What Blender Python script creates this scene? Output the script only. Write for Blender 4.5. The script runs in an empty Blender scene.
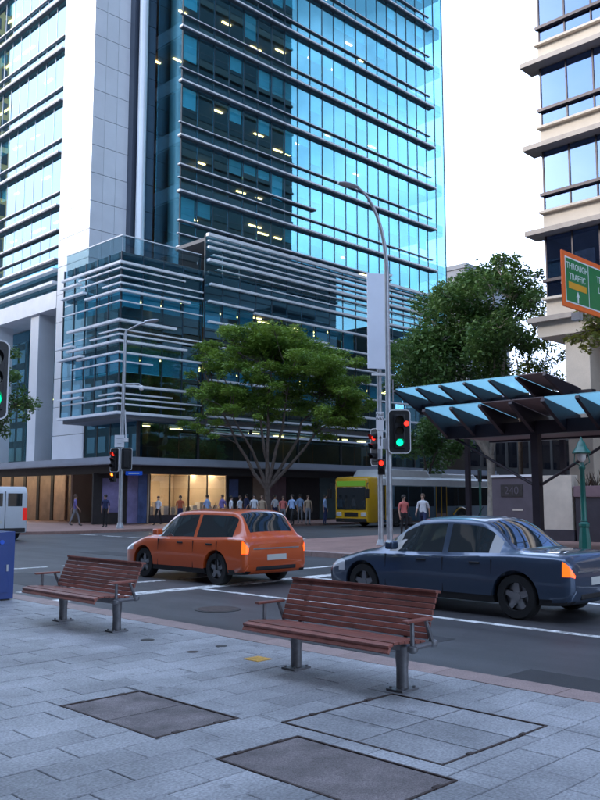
import bpy, bmesh, math, random
import numpy as np
from mathutils import Vector, Matrix
R = math.radians
random.seed(7)
rng = np.random.default_rng(7)
sc = bpy.context.scene
col = sc.collection

# ------------------------------------------------------------------ camera
cam_d = bpy.data.cameras.new('camera')
cam = bpy.data.objects.new('camera', cam_d)
col.objects.link(cam)
cam.location = (0, 0, 1.6)
cam.rotation_euler = (R(90 + 6.52), 0, R(-45))
cam_d.sensor_fit = 'VERTICAL'
cam_d.sensor_height = 36
cam_d.lens = 849 / 800 * 36
cam_d.clip_end = 3000
sc.camera = cam

# ------------------------------------------------------------------ sky and sun
SUN_AZ = -48      # degrees clockwise from +Y
SUN_EL = 24
world = bpy.data.worlds.new('World')
sc.world = world
world.use_nodes = True
nt = world.node_tree
nt.nodes.clear()
N = nt.nodes.new
out = N('ShaderNodeOutputWorld')
bg = N('ShaderNodeBackground')
bg.inputs['Strength'].default_value = 0.12
sky = N('ShaderNodeTexSky')
sky.sky_type = 'NISHITA'
sky.sun_disc = False
sky.sun_elevation = R(SUN_EL)
sky.sun_rotation = R(SUN_AZ)
sky.air_density = 1.3
sky.dust_density = 1.2
sky.ozone_density = 1.6
tc = N('ShaderNodeTexCoord')
mp = N('ShaderNodeMapping')
mp.inputs['Scale'].default_value = (1.0, 1.0, 1.7)
mp.inputs['Location'].default_value = (-10.5, 1.8, -5.2)
nz = N('ShaderNodeTexNoise')
nz.inputs['Scale'].default_value = 1.15
nz.inputs['Detail'].default_value = 7
nz.inputs['Roughness'].default_value = 0.55
cr = N('ShaderNodeValToRGB')
cr.color_ramp.elements[0].position = 0.47
cr.color_ramp.elements[1].position = 0.57
mix = N('ShaderNodeMix')
mix.data_type = 'RGBA'
mix.inputs['B'].default_value = (6.6, 8.3, 12.0, 1)
L = nt.links.new
L(tc.outputs['Generated'], mp.inputs['Vector'])
L(mp.outputs[0], nz.inputs['Vector'])
L(nz.outputs['Fac'], cr.inputs['Fac'])
L(cr.outputs['Color'], mix.inputs['Factor'])
L(sky.outputs['Color'], mix.inputs['A'])
L(mix.outputs['Result'], bg.inputs['Color'])
L(bg.outputs[0], out.inputs['Surface'])

sun_d = bpy.data.lights.new('sun', 'SUN')
sun_d.energy = 1.1
sun_d.angle = R(14)
sun_d.color = (1.0, 0.93, 0.84)
sun = bpy.data.objects.new('sun', sun_d)
col.objects.link(sun)
sdir = Vector((math.sin(R(SUN_AZ)) * math.cos(R(SUN_EL)), math.cos(R(SUN_AZ)) * math.cos(R(SUN_EL)), math.sin(R(SUN_EL))))
sun.rotation_euler = sdir.to_track_quat('Z', 'Y').to_euler()
sun.location = (0, 0, 120)

sc.view_settings.view_transform = 'Standard'
sc.view_settings.look = 'None'
sc.view_settings.gamma = 1
sc.view_settings.use_curve_mapping = False
sc.view_settings.exposure = 1.6
sc.render.engine = 'CYCLES'
sc.cycles.use_denoising = True
sc.cycles.max_bounces = 8
sc.cycles.transparent_max_bounces = 12
sc.cycles.sample_clamp_indirect = 6

# ------------------------------------------------------------------ materials
def mat(name, color, rough=0.6, metal=0.0, var=0.12, scale=3.0, bump=0.0, bscale=60.0, piece=0.0, var2=0.0, spec=0.5, emit=None, estr=0.0, coat=0.0):
    m = bpy.data.materials.new(name)
    m.use_nodes = True
    t = m.node_tree
    b = t.nodes['Principled BSDF']
    b.inputs['Roughness'].default_value = rough
    b.inputs['Metallic'].default_value = metal
    b.inputs['Specular IOR Level'].default_value = spec
    b.inputs['Coat Weight'].default_value = coat
    if emit:
        b.inputs['Emission Color'].default_value = (*emit, 1)
        b.inputs['Emission Strength'].default_value = estr
    c4 = (*color, 1)
    g = t.nodes.new('ShaderNodeNewGeometry')
    src = None
    def mul(prev, facsock, lo, hi):
        mr = t.nodes.new('ShaderNodeMapRange')
        mr.inputs['To Min'].default_value = lo
        mr.inputs['To Max'].default_value = hi
        t.links.new(facsock, mr.inputs['Value'])
        mx = t.nodes.new('ShaderNodeMix')
        mx.data_type = 'RGBA'
        mx.blend_type = 'MULTIPLY'
        mx.inputs['Factor'].default_value = 1
        if prev is None:
            mx.inputs['A'].default_value = c4
        else:
            t.links.new(prev, mx.inputs['A'])
        t.links.new(mr.outputs[0], mx.inputs['B'])
        return mx.outputs['Result'], mr
    if var:
        n = t.nodes.new('ShaderNodeTexNoise')
        n.inputs['Scale'].default_value = scale
        n.inputs['Detail'].default_value = 6
        n.inputs['Roughness'].default_value = 0.6
        t.links.new(g.outputs['Position'], n.inputs['Vector'])
        src, mr = mul(src, n.outputs['Fac'], 1 - var, 1 + var)
        mr.inputs['From Min'].default_value = 0.3
        mr.inputs['From Max'].default_value = 0.7
    if var2:
        n = t.nodes.new('ShaderNodeTexNoise')
        n.inputs['Scale'].default_value = bscale
        n.inputs['Detail'].default_value = 3
        t.links.new(g.outputs['Position'], n.inputs['Vector'])
        src, mr = mul(src, n.outputs['Fac'], 1 - var2, 1 + var2)
        mr.inputs['From Min'].default_value = 0.3
        mr.inputs['From Max'].default_value = 0.7
    if piece:
        oi = t.nodes.new('ShaderNodeObjectInfo')
        src, mr = mul(src, oi.outputs['Random'], 1 - piece, 1 + piece)
    if src is None:
        b.inputs['Base Color'].default_value = c4
    else:
        t.links.new(src, b.inputs['Base Color'])
    if bump:
        n = t.nodes.new('ShaderNodeTexNoise')
        n.inputs['Scale'].default_value = bscale
        n.inputs['Detail'].default_value = 4
        t.links.new(g.outputs['Position'], n.inputs['Vector'])
        bp = t.nodes.new('ShaderNodeBump')
        bp.inputs['Strength'].default_value = bump
        bp.inputs['Distance'].default_value = 0.01
        t.links.new(n.outputs['Fac'], bp.inputs['Height'])
        t.links.new(bp.outputs[0], b.inputs['Normal'])
    return m

def glass(name, trans=(0.3, 0.5, 0.55), refl=(0.7, 0.92, 1.0), base=0.28, rough=0.0):
    m = bpy.data.materials.new(name)
    m.use_nodes = True
    t = m.node_tree
    t.nodes.clear()
    o = t.nodes.new('ShaderNodeOutputMaterial')
    tr = t.nodes.new('ShaderNodeBsdfTransparent')
    tr.inputs['Color'].default_value = (*trans, 1)
    gl = t.nodes.new('ShaderNodeBsdfGlossy')
    gl.inputs['Color'].default_value = (*refl, 1)
    gl.inputs['Roughness'].default_value = rough
    lw = t.nodes.new('ShaderNodeLayerWeight')
    lw.inputs['Blend'].default_value = 0.5
    fr = t.nodes.new('ShaderNodeMath')
    fr.operation = 'POWER'
    fr.inputs[1].default_value = 4
    t.links.new(lw.outputs['Facing'], fr.inputs[0])
    ad = t.nodes.new('ShaderNodeMath')
    ad.operation = 'ADD'
    ad.use_clamp = True
    ad.inputs[1].default_value = base
    t.links.new(fr.outputs[0], ad.inputs[0])
    mx = t.nodes.new('ShaderNodeMixShader')
    t.links.new(ad.outputs[0], mx.inputs[0])
    t.links.new(tr.outputs[0], mx.inputs[1])
    t.links.new(gl.outputs[0], mx.inputs[2])
    t.links.new(mx.outputs[0], o.inputs['Surface'])
    return m

def leafmat(name, c, c2):
    m = bpy.data.materials.new(name)
    m.use_nodes = True
    t = m.node_tree
    b = t.nodes['Principled BSDF']
    b.inputs['Roughness'].default_value = 0.55
    g = t.nodes.new('ShaderNodeNewGeometry')
    n = t.nodes.new('ShaderNodeTexNoise')
    n.inputs['Scale'].default_value = 1.1
    n.inputs['Detail'].default_value = 5
    t.links.new(g.outputs['Position'], n.inputs['Vector'])
    r = t.nodes.new('ShaderNodeValToRGB')
    r.color_ramp.elements[0].position = 0.3
    r.color_ramp.elements[1].position = 0.56
    r.color_ramp.elements[0].color = (*c, 1)
    r.color_ramp.elements[1].color = (*c2, 1)
    t.links.new(n.outputs['Fac'], r.inputs[0])
    t.links.new(r.outputs[0], b.inputs['Base Color'])
    tl = t.nodes.new('ShaderNodeBsdfTranslucent')
    t.links.new(r.outputs[0], tl.inputs['Color'])
    mx = t.nodes.new('ShaderNodeMixShader')
    mx.inputs[0].default_value = 0.32
    o = t.nodes['Material Output']
    t.links.new(b.outputs[0], mx.inputs[1])
    t.links.new(tl.outputs[0], mx.inputs[2])
    t.links.new(mx.outputs[0], o.inputs['Surface'])
    return m

def lamp(name, c, s):
    return mat(name, (0.02, 0.02, 0.02), 0.4, var=0, emit=c, estr=s)

M = {}
M['asphalt'] = mat('asphalt', (0.064, 0.063, 0.068), 0.5, var=0.3, scale=0.7, bump=0.5, bscale=110, var2=0.35)
def wear(m_, stretch, dark, lo, hi, spots=0.0, spot_scale=6.0):
    """stains and wear with a shape of their own, multiplied into the base colour"""
    t = m_.node_tree
    b = t.nodes['Principled BSDF']
    lk = b.inputs['Base Color'].links[0]
    src = lk.from_socket
    g = t.nodes.new('ShaderNodeNewGeometry')
    mp_ = t.nodes.new('ShaderNodeMapping')
    mp_.inputs['Scale'].default_value = stretch
    t.links.new(g.outputs['Position'], mp_.inputs['Vector'])
    n = t.nodes.new('ShaderNodeTexNoise')
    n.inputs['Scale'].default_value = 1
    n.inputs['Detail'].default_value = 8
    n.inputs['Roughness'].default_value = .65
    t.links.new(mp_.outputs[0], n.inputs['Vector'])
    mr = t.nodes.new('ShaderNodeMapRange')
    mr.inputs['From Min'].default_value = lo
    mr.inputs['From Max'].default_value = hi
    mr.inputs['To Min'].default_value = dark
    mr.inputs['To Max'].default_value = 1.08
    t.links.new(n.outputs['Fac'], mr.inputs['Value'])
    mx = t.nodes.new('ShaderNodeMix')
    mx.data_type = 'RGBA'
    mx.blend_type = 'MULTIPLY'
    mx.inputs['Factor'].default_value = 1
    t.links.new(src, mx.inputs['A'])
    t.links.new(mr.outputs[0], mx.inputs['B'])
    o = mx.outputs['Result']
    if spots:
        v = t.nodes.new('ShaderNodeTexVoronoi')
        v.inputs['Scale'].default_value = spot_scale
        v.inputs['Randomness'].default_value = 1
        t.links.new(g.outputs['Position'], v.inputs['Vector'])
        m3 = t.nodes.new('ShaderNodeMapRange')
        m3.inputs['From Min'].default_value = .06
        m3.inputs['From Max'].default_value = .12
        m3.inputs['To Min'].default_value = 1 - spots
        m3.inputs['To Max'].default_value = 1
        t.links.new(v.outputs['Distance'], m3.inputs['Value'])
        m4 = t.nodes.new('ShaderNodeMix')
        m4.data_type = 'RGBA'
        m4.blend_type = 'MULTIPLY'
        m4.inputs['Factor'].default_value = 1
        t.links.new(o, m4.inputs['A'])
        t.links.new(m3.outputs[0], m4.inputs['B'])
        o = m4.outputs['Result']
    t.links.new(o, b.inputs['Base Color'])
M['asphalt_patch'] = mat('asphalt_patch', (0.036, 0.036, 0.04), 0.7, var=0.25, scale=2, bump=0.5, bscale=120, var2=0.3)
wear(M['asphalt'], (1.6, .12, 1), .62, .36, .62, .25, 1.7)
M['paver'] = mat('granite_paver', (0.35, 0.355, 0.37), 0.58, var=0.16, scale=1.4, bump=0.35, bscale=55, var2=0.32, piece=0.13)
M['joint'] = mat('paver_joint', (0.12, 0.12, 0.125), 0.9, var=0.3, scale=5)
M['kerb'] = mat('pink_granite', (0.33, 0.235, 0.215), 0.6, var=0.15, scale=4, bump=0.3, var2=0.2, piece=0.1)
M['brickpath'] = mat('clay_paving', (0.27, 0.16, 0.135), 0.7, var=0.2, scale=0.8, bump=0.3, bscale=12, var2=0.15)
M['white_paint'] = mat('road_paint', (0.72, 0.72, 0.7), 0.6, var=0.22, scale=6, bump=0.2, bscale=100, var2=0.15)
M['yellow_paint'] = mat('yellow_paint', (0.62, 0.34, 0.05), 0.6, var=0.35, scale=8, var2=0.2)
M['concrete'] = mat('cover_concrete', (0.21, 0.18, 0.178), 0.8, var=0.2, scale=4, bump=0.5, bscale=120, var2=0.4, piece=0.06)
M['rust'] = mat('rusty_iron', (0.06, 0.04, 0.035), 0.75, var=0.5, scale=14, bump=0.4, bscale=90)
M['iron'] = mat('dark_iron', (0.05, 0.045, 0.045), 0.6, 0.3, var=0.3, scale=12, bump=0.2)
wear(M['paver'], (1.1, .8, 1), .66, .33, .6, .35, 2.6)
wear(M['concrete'], (2.5, 2.5, 1), .6, .35, .6, .3, 4)
wear(M['white_paint'], (5, 5, 1), .35, .38, .52)
M['timber'] = mat('stained_timber', (0.25, 0.082, 0.06), 0.42, var=0.3, scale=9, bump=0.25, bscale=45, piece=0.22)
M['cast'] = mat('cast_alloy', (0.18, 0.18, 0.19), 0.5, 0.6, var=0.25, scale=14, bump=0.15, bscale=90)
M['galv'] = mat('galvanised_steel', (0.42, 0.44, 0.47), 0.42, 0.55, var=0.15, scale=5)
M['black'] = mat('black_housing', (0.012, 0.012, 0.014), 0.45, var=0.2, scale=8)
M['whiteedge'] = mat('white_edging', (0.75, 0.75, 0.76), 0.5, var=0.06)
M['lens_off'] = mat('unlit_lens', (0.03, 0.028, 0.03), 0.15, var=0)
M['lens_red'] = lamp('lit_red_lens', (1.0, 0.02, 0.01), 1.2)
M['lens_green'] = lamp('lit_green_lens', (0.0, 0.9, 0.42), 0.6)
M['lens_orange'] = lamp('lit_orange_lens', (1.0, 0.2, 0.02), 2)
M['signwhite'] = mat('sign_white', (0.7, 0.71, 0.74), 0.5, var=0.05)
M['signblack'] = mat('sign_black', (0.02, 0.02, 0.025), 0.5, var=0)
M['panelback'] = mat('pale_sign_panel', (0.74, 0.8, 0.9), 0.4, 0.0, var=0.05, scale=1)
M['sign_green'] = mat('sign_green', (0.008, 0.19, 0.05), 0.45, var=0.06)
M['sign_orange'] = mat('sign_orange', (0.9, 0.15, 0.015), 0.45, var=0.05)
M['sign_yellow'] = mat('sign_yellow', (0.75, 0.34, 0.01), 0.45, var=0.05)
M['sign_text'] = mat('sign_text', (0.75, 0.8, 0.78), 0.45, var=0)
M['blue'] = mat('blue_enamel', (0.006, 0.04, 0.2), 0.35, var=0.08, scale=3, coat=0.3)
M['bluesign'] = mat('blue_sign', (0.01, 0.1, 0.6), 0.4, var=0)
M['lampgreen'] = mat('heritage_green', (0.008, 0.11, 0.085), 0.38, var=0.15, scale=6, coat=0.2)
M['opal'] = mat('opal_glass', (0.7, 0.68, 0.65), 0.3, var=0)
# tower
M['glass'] = glass('tower_glass', (0.80, 0.95, 1.0), (0.42, 0.90, 1.0), 0.2)
M['glass_west'] = glass('west_tower_glass', (0.7, 0.88, 0.92), (0.70, 0.92, 1.0), 0.27)
M['glassp'] = glass('podium_glass', (0.62, 0.80, 0.87), (0.45, 0.86, 1.0), 0.17)
M['spandrel'] = mat('spandrel_glass', (0.01, 0.035, 0.06), 0.03, var=0, spec=1.0, coat=1.0)
M['fin'] = mat('fin_metal', (0.84, 0.85, 0.88), 0.38, 0.0, var=0.06, scale=1)
M['fin_shade'] = mat('fin_underside_shade', (0.09, 0.10, 0.13), 0.5, 0.3, var=0.1, scale=1)  # dark copy of the fin metal, underside shade put into the colour
M['clad'] = mat('white_cladding', (0.74, 0.76, 0.8), 0.32, 0.15, var=0.05, scale=0.6, piece=0.035)
M['clad_joint'] = mat('cladding_joint', (0.12, 0.13, 0.15), 0.7, var=0)
M['darkclad'] = mat('dark_cladding', (0.05, 0.065, 0.095), 0.35, 0.3, var=0.1, scale=0.7, piece=0.08)
M['mullion'] = mat('mullion_metal', (0.04, 0.06, 0.08), 0.4, 0.4, var=0)
M['slab'] = mat('office_slab', (0.16, 0.16, 0.17), 0.8, var=0.1)
M['ceil'] = mat('office_ceiling', (0.30, 0.30, 0.30), 0.8, var=0.05)
M['core'] = mat('office_core', (0.11, 0.095, 0.085), 0.8, var=0.3, scale=0.6)
M['blind'] = mat('roller_blind', (0.22, 0.74, 0.82), 0.8, var=0.06, piece=0.25)
M['office_light'] = lamp('office_light', (1.0, 0.62, 0.2), 4.5)
M['awning'] = mat('awning_metal', (0.36, 0.39, 0.46), 0.4, 0.3, var=0.08, scale=0.8)
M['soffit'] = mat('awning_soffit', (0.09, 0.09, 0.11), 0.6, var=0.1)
M['railglass'] = glass('balustrade_glass', (0.72, 0.86, 0.9), (0.85, 0.95, 1.0), 0.12)
# shops
M['shopglass'] = glass('shop_glass', (0.85, 0.86, 0.86), (0.9, 0.95, 1.0), 0.06)
M['shopwall'] = mat('shop_wall', (0.52, 0.42, 0.32), 0.7, var=0.1, scale=0.8)
M['shoplight'] = lamp('shop_light', (1.0, 0.78, 0.5), 22)
M['shopdark'] = mat('shop_joinery', (0.03, 0.028, 0.03), 0.5, var=0.2)
M['warmpanel'] = mat('warm_stone_panel', (0.46, 0.33, 0.25), 0.45, var=0.2, scale=1.5, piece=0.35)
M['poster_violet'] = mat('violet_poster', (0.24, 0.22, 0.42), 0.4, var=0.5, scale=0.8)
M['poster_blue'] = mat('blue_poster', (0.10, 0.15, 0.34), 0.4, var=0.4, scale=1.2)
M['tealpanel'] = mat('teal_panel', (0.11, 0.19, 0.21), 0.4, var=0.1)
M['mauve'] = mat('mauve_render', (0.2, 0.13, 0.15), 0.7, var=0.12)
M['goods'] = mat('pale_goods', (0.6, 0.58, 0.6), 0.6, var=0.2, piece=0.4)
# right-hand building
M['stone'] = mat('cream_precast', (0.6, 0.52, 0.43), 0.7, var=0.08, scale=0.9, bump=0.15, bscale=30, var2=0.05)
M['stone_dark'] = mat('dark_stone_and_shade', (0.035, 0.032, 0.034), 0.6, var=0.15)  # near-black stone; also paints shade onto the cream block's north side
M['ledge'] = mat('bronze_ledge', (0.34, 0.29, 0.255), 0.5, var=0.12)
M['bronze'] = mat('bronze_frame', (0.05, 0.042, 0.05), 0.4, 0.4, var=0.1)
M['glass_blue'] = glass('blue_glass', (0.5, 0.56, 0.7), (0.36, 0.56, 0.98), 0.3)
M['glass_dark'] = mat('dark_glass', (0.012, 0.014, 0.02), 0.03, var=0, spec=0.8)
M['brick_dark'] = mat('dark_brick', (0.10, 0.075, 0.065), 0.8, var=0.2, scale=0.4)
M['yellow_stone'] = mat('sandstone_bay', (0.55, 0.38, 0.14), 0.6, var=0.3, scale=0.3)  # yellowish stone, unlit, for the walls of the mirrored tower
M['far_grey'] = mat('far_cladding', (0.16, 0.18, 0.22), 0.6, var=0.1)
M['steel'] = mat('dark_steel', (0.03, 0.025, 0.035), 0.42, 0.3, var=0.15, scale=2)
M['canopy_solid'] = mat('canopy_board', (0.22, 0.17, 0.17), 0.6, var=0.1)
def frosted(name, c):
    m = bpy.data.materials.new(name)
    m.use_nodes = True
    t = m.node_tree
    t.nodes.clear()
    o = t.nodes.new('ShaderNodeOutputMaterial')
    tl = t.nodes.new('ShaderNodeBsdfTranslucent')
    tl.inputs['Color'].default_value = (*c, 1)
    df = t.nodes.new('ShaderNodeBsdfDiffuse')
    df.inputs['Color'].default_value = (*c, 1)
    tr = t.nodes.new('ShaderNodeBsdfTransparent')
    tr.inputs['Color'].default_value = (*c, 1)
    m1 = t.nodes.new('ShaderNodeMixShader')
    m1.inputs[0].default_value = 0.25
    m2 = t.nodes.new('ShaderNodeMixShader')
    m2.inputs[0].default_value = 0.3
    t.links.new(tl.outputs[0], m1.inputs[1])
    t.links.new(df.outputs[0], m1.inputs[2])
    t.links.new(m1.outputs[0], m2.inputs[1])
    t.links.new(tr.outputs[0], m2.inputs[2])
    t.links.new(m2.outputs[0], o.inputs['Surface'])
    return m
M['canopy_glass'] = frosted('frosted_canopy_glass', (0.62, 0.9, 0.97))
M['signwall'] = mat('grey_granite', (0.12, 0.105, 0.125), 0.4, var=0.12, scale=2, var2=0.1)
M['whitestone'] = mat('travertine', (0.64, 0.57, 0.48), 0.6, var=0.15, scale=1.3, bump=0.1)
M['plinth'] = mat('plinth_granite', (0.06, 0.055, 0.07), 0.45, var=0.15)
# vegetation
M['bark'] = mat('grey_bark', (0.13, 0.10, 0.085), 0.9, var=0.35, scale=5, bump=0.8, bscale=20)
M['bark_pale'] = mat('pale_bark', (0.42, 0.38, 0.33), 0.85, var=0.3, scale=4, bump=0.5, bscale=16)
M['leaf_a'] = leafmat('feathery_leaf', (0.06, 0.16, 0.02), (0.19, 0.30, 0.04))
M['leaf_b'] = leafmat('dense_leaf', (0.035, 0.10, 0.025), (0.11, 0.20, 0.05))
M['leaf_c'] = leafmat('olive_leaf', (0.10, 0.13, 0.02), (0.20, 0.20, 0.03))
M['leaf_e'] = leafmat('yellowing_leaf', (0.05, 0.11, 0.025), (0.14, 0.19, 0.035))
M['leaf_d'] = leafmat('planter_leaf', (0.03, 0.015, 0.012), (0.06, 0.04, 0.02))
# vehicles and people
M['tyre'] = mat('tyre_rubber', (0.015, 0.015, 0.016), 0.8, var=0.2)
M['rim'] = mat('alloy_rim', (0.4, 0.41, 0.43), 0.3, 0.8, var=0.1)
M['carglass'] = mat('car_glass', (0.02, 0.03, 0.035), 0.03, var=0, spec=0.8, coat=0.6)
M['car_orange'] = mat('orange_paint', (0.62, 0.10, 0.02), 0.3, 0.0, var=0.04, coat=0.9)
M['car_slate'] = mat('slate_paint', (0.055, 0.085, 0.14), 0.28, 0.45, var=0.04, coat=0.9)
M['car_white'] = mat('white_paint_van', (0.62, 0.66, 0.7), 0.3, 0.0, var=0.04, coat=0.7)
M['trim'] = mat('black_trim', (0.015, 0.015, 0.017), 0.55, var=0.1)
M['tail'] = mat('tail_lamp', (0.35, 0.02, 0.01), 0.15, var=0, emit=(1.0, 0.09, 0.008), estr=0.9)
M['tail_red'] = mat('tail_lamp_red', (0.35, 0.01, 0.01), 0.2, var=0, emit=(1, 0.03, 0.02), estr=0.12)
M['head'] = mat('headlamp_glass', (0.6, 0.62, 0.65), 0.1, var=0, spec=0.8)
M['plate'] = mat('number_plate', (0.6, 0.6, 0.56), 0.5, var=0)
M['bus_yellow'] = mat('bus_yellow', (0.72, 0.40, 0.012), 0.35, var=0.05, coat=0.5)
M['bus_white'] = mat('bus_white', (0.86, 0.87, 0.88), 0.4, var=0.05, coat=0.3)
M['bus_blue'] = mat('bus_blue', (0.025, 0.10, 0.17), 0.35, var=0.06, coat=0.5)
M['display_reflection'] = mat('destination_display', (0.012, 0.03, 0.012), 0.2, var=0, emit=(0.2, 0.5, 0.05), estr=0.12)  # faint green glow stands in for trees reflected in the display glass

# ------------------------------------------------------------------ mesh helpers
ORG = {}
def org(o):
    return ORG.get(o.name, Vector((0, 0, 0))) if o else Vector((0, 0, 0))

class MB:
    def __init__(s):
        s.v, s.f, s.m = [], [], []
    def add(s, vs, fs, mi=0):
        b = len(s.v)
        s.v += [tuple(p) for p in vs]
        s.f += [tuple(i + b for i in f) for f in fs]
        s.m += [mi] * len(fs)
        return s
    def box(s, x0, x1, y0, y1, z0, z1, mi=0):
        vs = [(x, y, z) for z in (z0, z1) for y in (y0, y1) for x in (x0, x1)]
        return s.add(vs, [(0, 2, 3, 1), (4, 5, 7, 6), (0, 1, 5, 4), (2, 6, 7, 3), (0, 4, 6, 2), (1, 3, 7, 5)], mi)
    def cyl(s, p0, p1, r0, r1=None, n=14, mi=0):
        return s.tube([p0, p1], [r0, r0 if r1 is None else r1], n, mi)
    def tube(s, pts, rad, n=8, mi=0, cap=True):
        pts = [Vector(p) for p in pts]
        vs, fs = [], []
        prev = None
        for i, p in enumerate(pts):
            d = (pts[min(i + 1, len(pts) - 1)] - pts[max(i - 1, 0)])
            if d.length < 1e-9:
                d = Vector((0, 0, 1))
            d.normalize()
            a = prev if prev is not None else (Vector((1, 0, 0)) if abs(d.x) < 0.8 else Vector((0, 1, 0)))
            a = (a - d * a.dot(d))
            if a.length < 1e-6:
                a = Vector((0, 1, 0)) - d * d.y
            a.normalize()
            prev = a
            b = d.cross(a)
            for k in range(n):
                t = 2 * math.pi * k / n
                vs.append(p + (a * math.cos(t) + b * math.sin(t)) * rad[i])
        for i in range(len(pts) - 1):
            for k in range(n):
                k2 = (k + 1) % n
                fs.append((i * n + k, i * n + k2, (i + 1) * n + k2, (i + 1) * n + k))
        if cap:
            fs.append(tuple(reversed(range(n))))
            fs.append(tuple(range((len(pts) - 1) * n, len(pts) * n)))
        return s.add(vs, fs, mi)
    def prism(s, poly, a, b, axis='y', mi=0):
        """poly of (u,w): axis y -> (x,z); axis x -> (y,z); axis z -> (x,y)"""
        n = len(poly)
        def P(u, w, t):
            return {'y': (u, t, w), 'x': (t, u, w), 'z': (u, w, t)}[axis]
        vs = [P(u, w, a) for u, w in poly] + [P(u, w, b) for u, w in poly]
        fs = [tuple(range(n)), tuple(reversed(range(n, 2 * n)))]
        fs += [(i, i + n, (i + 1) % n + n, (i + 1) % n) for i in range(n)]
        return s.add(vs, fs, mi)
    def lathe(s, prof, c, n=20, mi=0):
        vs, fs = [], []
        for r, z in prof:
            for k in range(n):
                t = 2 * math.pi * k / n
                vs.append((c[0] + r * math.cos(t), c[1] + r * math.sin(t), c[2] + z))
        for i in range(len(prof) - 1):
            for k in range(n):
                k2 = (k + 1) % n
                fs.append((i * n + k, i * n + k2, (i + 1) * n + k2, (i + 1) * n + k))
        fs.append(tuple(reversed(range(n))))
        fs.append(tuple(range((len(prof) - 1) * n, len(prof) * n)))
        return s.add(vs, fs, mi)
    def mesh(s, name, mats, off=Vector((0, 0, 0)), smooth=False, bevel=0, seg=2):
        me = bpy.data.meshes.new(name)
        me.from_pydata([(x - off.x, y - off.y, z - off.z) for x, y, z in s.v], [], s.f)
        for m_ in (mats if isinstance(mats, (list, tuple)) else [mats]):
            me.materials.append(m_)
        for i, p in enumerate(me.polygons):
            p.material_index = s.m[i]
        bm = bmesh.new()
        bm.from_mesh(me)
        bmesh.ops.recalc_face_normals(bm, faces=bm.faces)
        if bevel:
            bmesh.ops.bevel(bm, geom=list(bm.edges), offset=bevel, segments=seg, affect='EDGES', profile=0.5, clamp_overlap=True)
        bm.to_mesh(me)
        bm.free()
        if smooth:
            me.shade_smooth()
            try:
                me.set_sharp_from_angle(angle=R(38))
            except Exception:
                pass
        return me
    def build(s, name, mats, parent=None, smooth=False, bevel=0, seg=2):
        off = org(parent)
        if parent is None:
            a = np.array(s.v)
            off = Vector(((a[:, 0].min() + a[:, 0].max()) / 2, (a[:, 1].min() + a[:, 1].max()) / 2, a[:, 2].min()))
        o = bpy.data.objects.new(name, s.mesh(name, mats, off, smooth, bevel, seg))
        col.objects.link(o)
        if parent is None:
            o.location = off
        else:
            o.parent = parent
        ORG[o.name] = off
        return o

def tag(o, label, cat, group=None):
    o['label'] = label
    o['category'] = cat
    if group:
        o['group'] = group
    return o
def struct(o):
    o['kind'] = 'structure'
    return o
def stuff(o):
    o['kind'] = 'stuff'
    return o
def thing(name, label, cat, loc=(0, 0, 0), rz=0, group=None):
    o = bpy.data.objects.new(name, None)
    o.empty_display_size = 0.2
    col.objects.link(o)
    o.location = loc
    o.rotation_euler = (0, 0, rz)
    ORG[o.name] = Vector(loc) if rz == 0 else Vector((0, 0, 0))
    return tag(o, label, cat, group)
def copy_tree(o, parent=None):
    c = o.copy()
    col.objects.link(c)
    c.parent = parent
    for ch in list(o.children):
        copy_tree(ch, c)
    return c

UNITS = {}
def unit(m_):
    if m_.name not in UNITS:
        UNITS[m_.name] = MB().box(-.5, .5, -.5, .5, -.5, .5).mesh('unit_' + m_.name, m_)
    return UNITS[m_.name]
def piece(name, parent, x0, x1, y0, y1, z0, z1, m_, rot=None):
    """one box-shaped piece in world coordinates, sharing mesh data"""
    o = bpy.data.objects.new(name, unit(m_))
    col.objects.link(o)
    o.parent = parent
    o.location = Vector(((x0 + x1) / 2, (y0 + y1) / 2, (z0 + z1) / 2)) - org(parent)
    o.scale = (abs(x1 - x0), abs(y1 - y0), abs(z1 - z0))
    if rot:
        o.rotation_euler = rot
    ORG[o.name] = org(parent)
    return o
def text_mesh(body, size, m_, name, parent, matrix, align='CENTER', ext=0.004):
    cu = bpy.data.curves.new(name, 'FONT')
    cu.body = body
    cu.size = size
    cu.align_x = align
    cu.align_y = 'CENTER'
    cu.extrude = ext
    tmp = bpy.data.objects.new('tmp', cu)
    col.objects.link(tmp)
    dg = bpy.context.evaluated_depsgraph_get()
    me = bpy.data.meshes.new_from_object(tmp.evaluated_get(dg))
    bpy.data.objects.remove(tmp)
    bpy.data.curves.remove(cu)
    me.name = name
    me.materials.clear()
    me.materials.append(m_)
    o = bpy.data.objects.new(name, me)
    col.objects.link(o)
    o.parent = parent
    mw = matrix.copy()
    mw.translation -= org(parent)
    o.matrix_basis = mw
    return o
def frame(loc, xdir, up=(0, 0, 1)):
    x = Vector(xdir).normalized()
    y = Vector(up).normalized()
    z = x.cross(y)
    m_ = Matrix((x, y, z)).transposed().to_4x4()
    m_.translation = Vector(loc)
    return m_

F_, P_ = 849.0, R(6.52)
def visible(x, y, z, marg=12):
    s = math.sqrt(.5)
    f = (x + y) * s
    a = (x - y) * s
    z -= 1.6
    d = f * math.cos(P_) + z * math.sin(P_)
    if d < 0.3:
        return False
    b = -f * math.sin(P_) + z * math.cos(P_)
    return -marg < 300 + F_ * a / d < 600 + marg and -marg < 400 - F_ * b / d < 800 + marg

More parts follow.
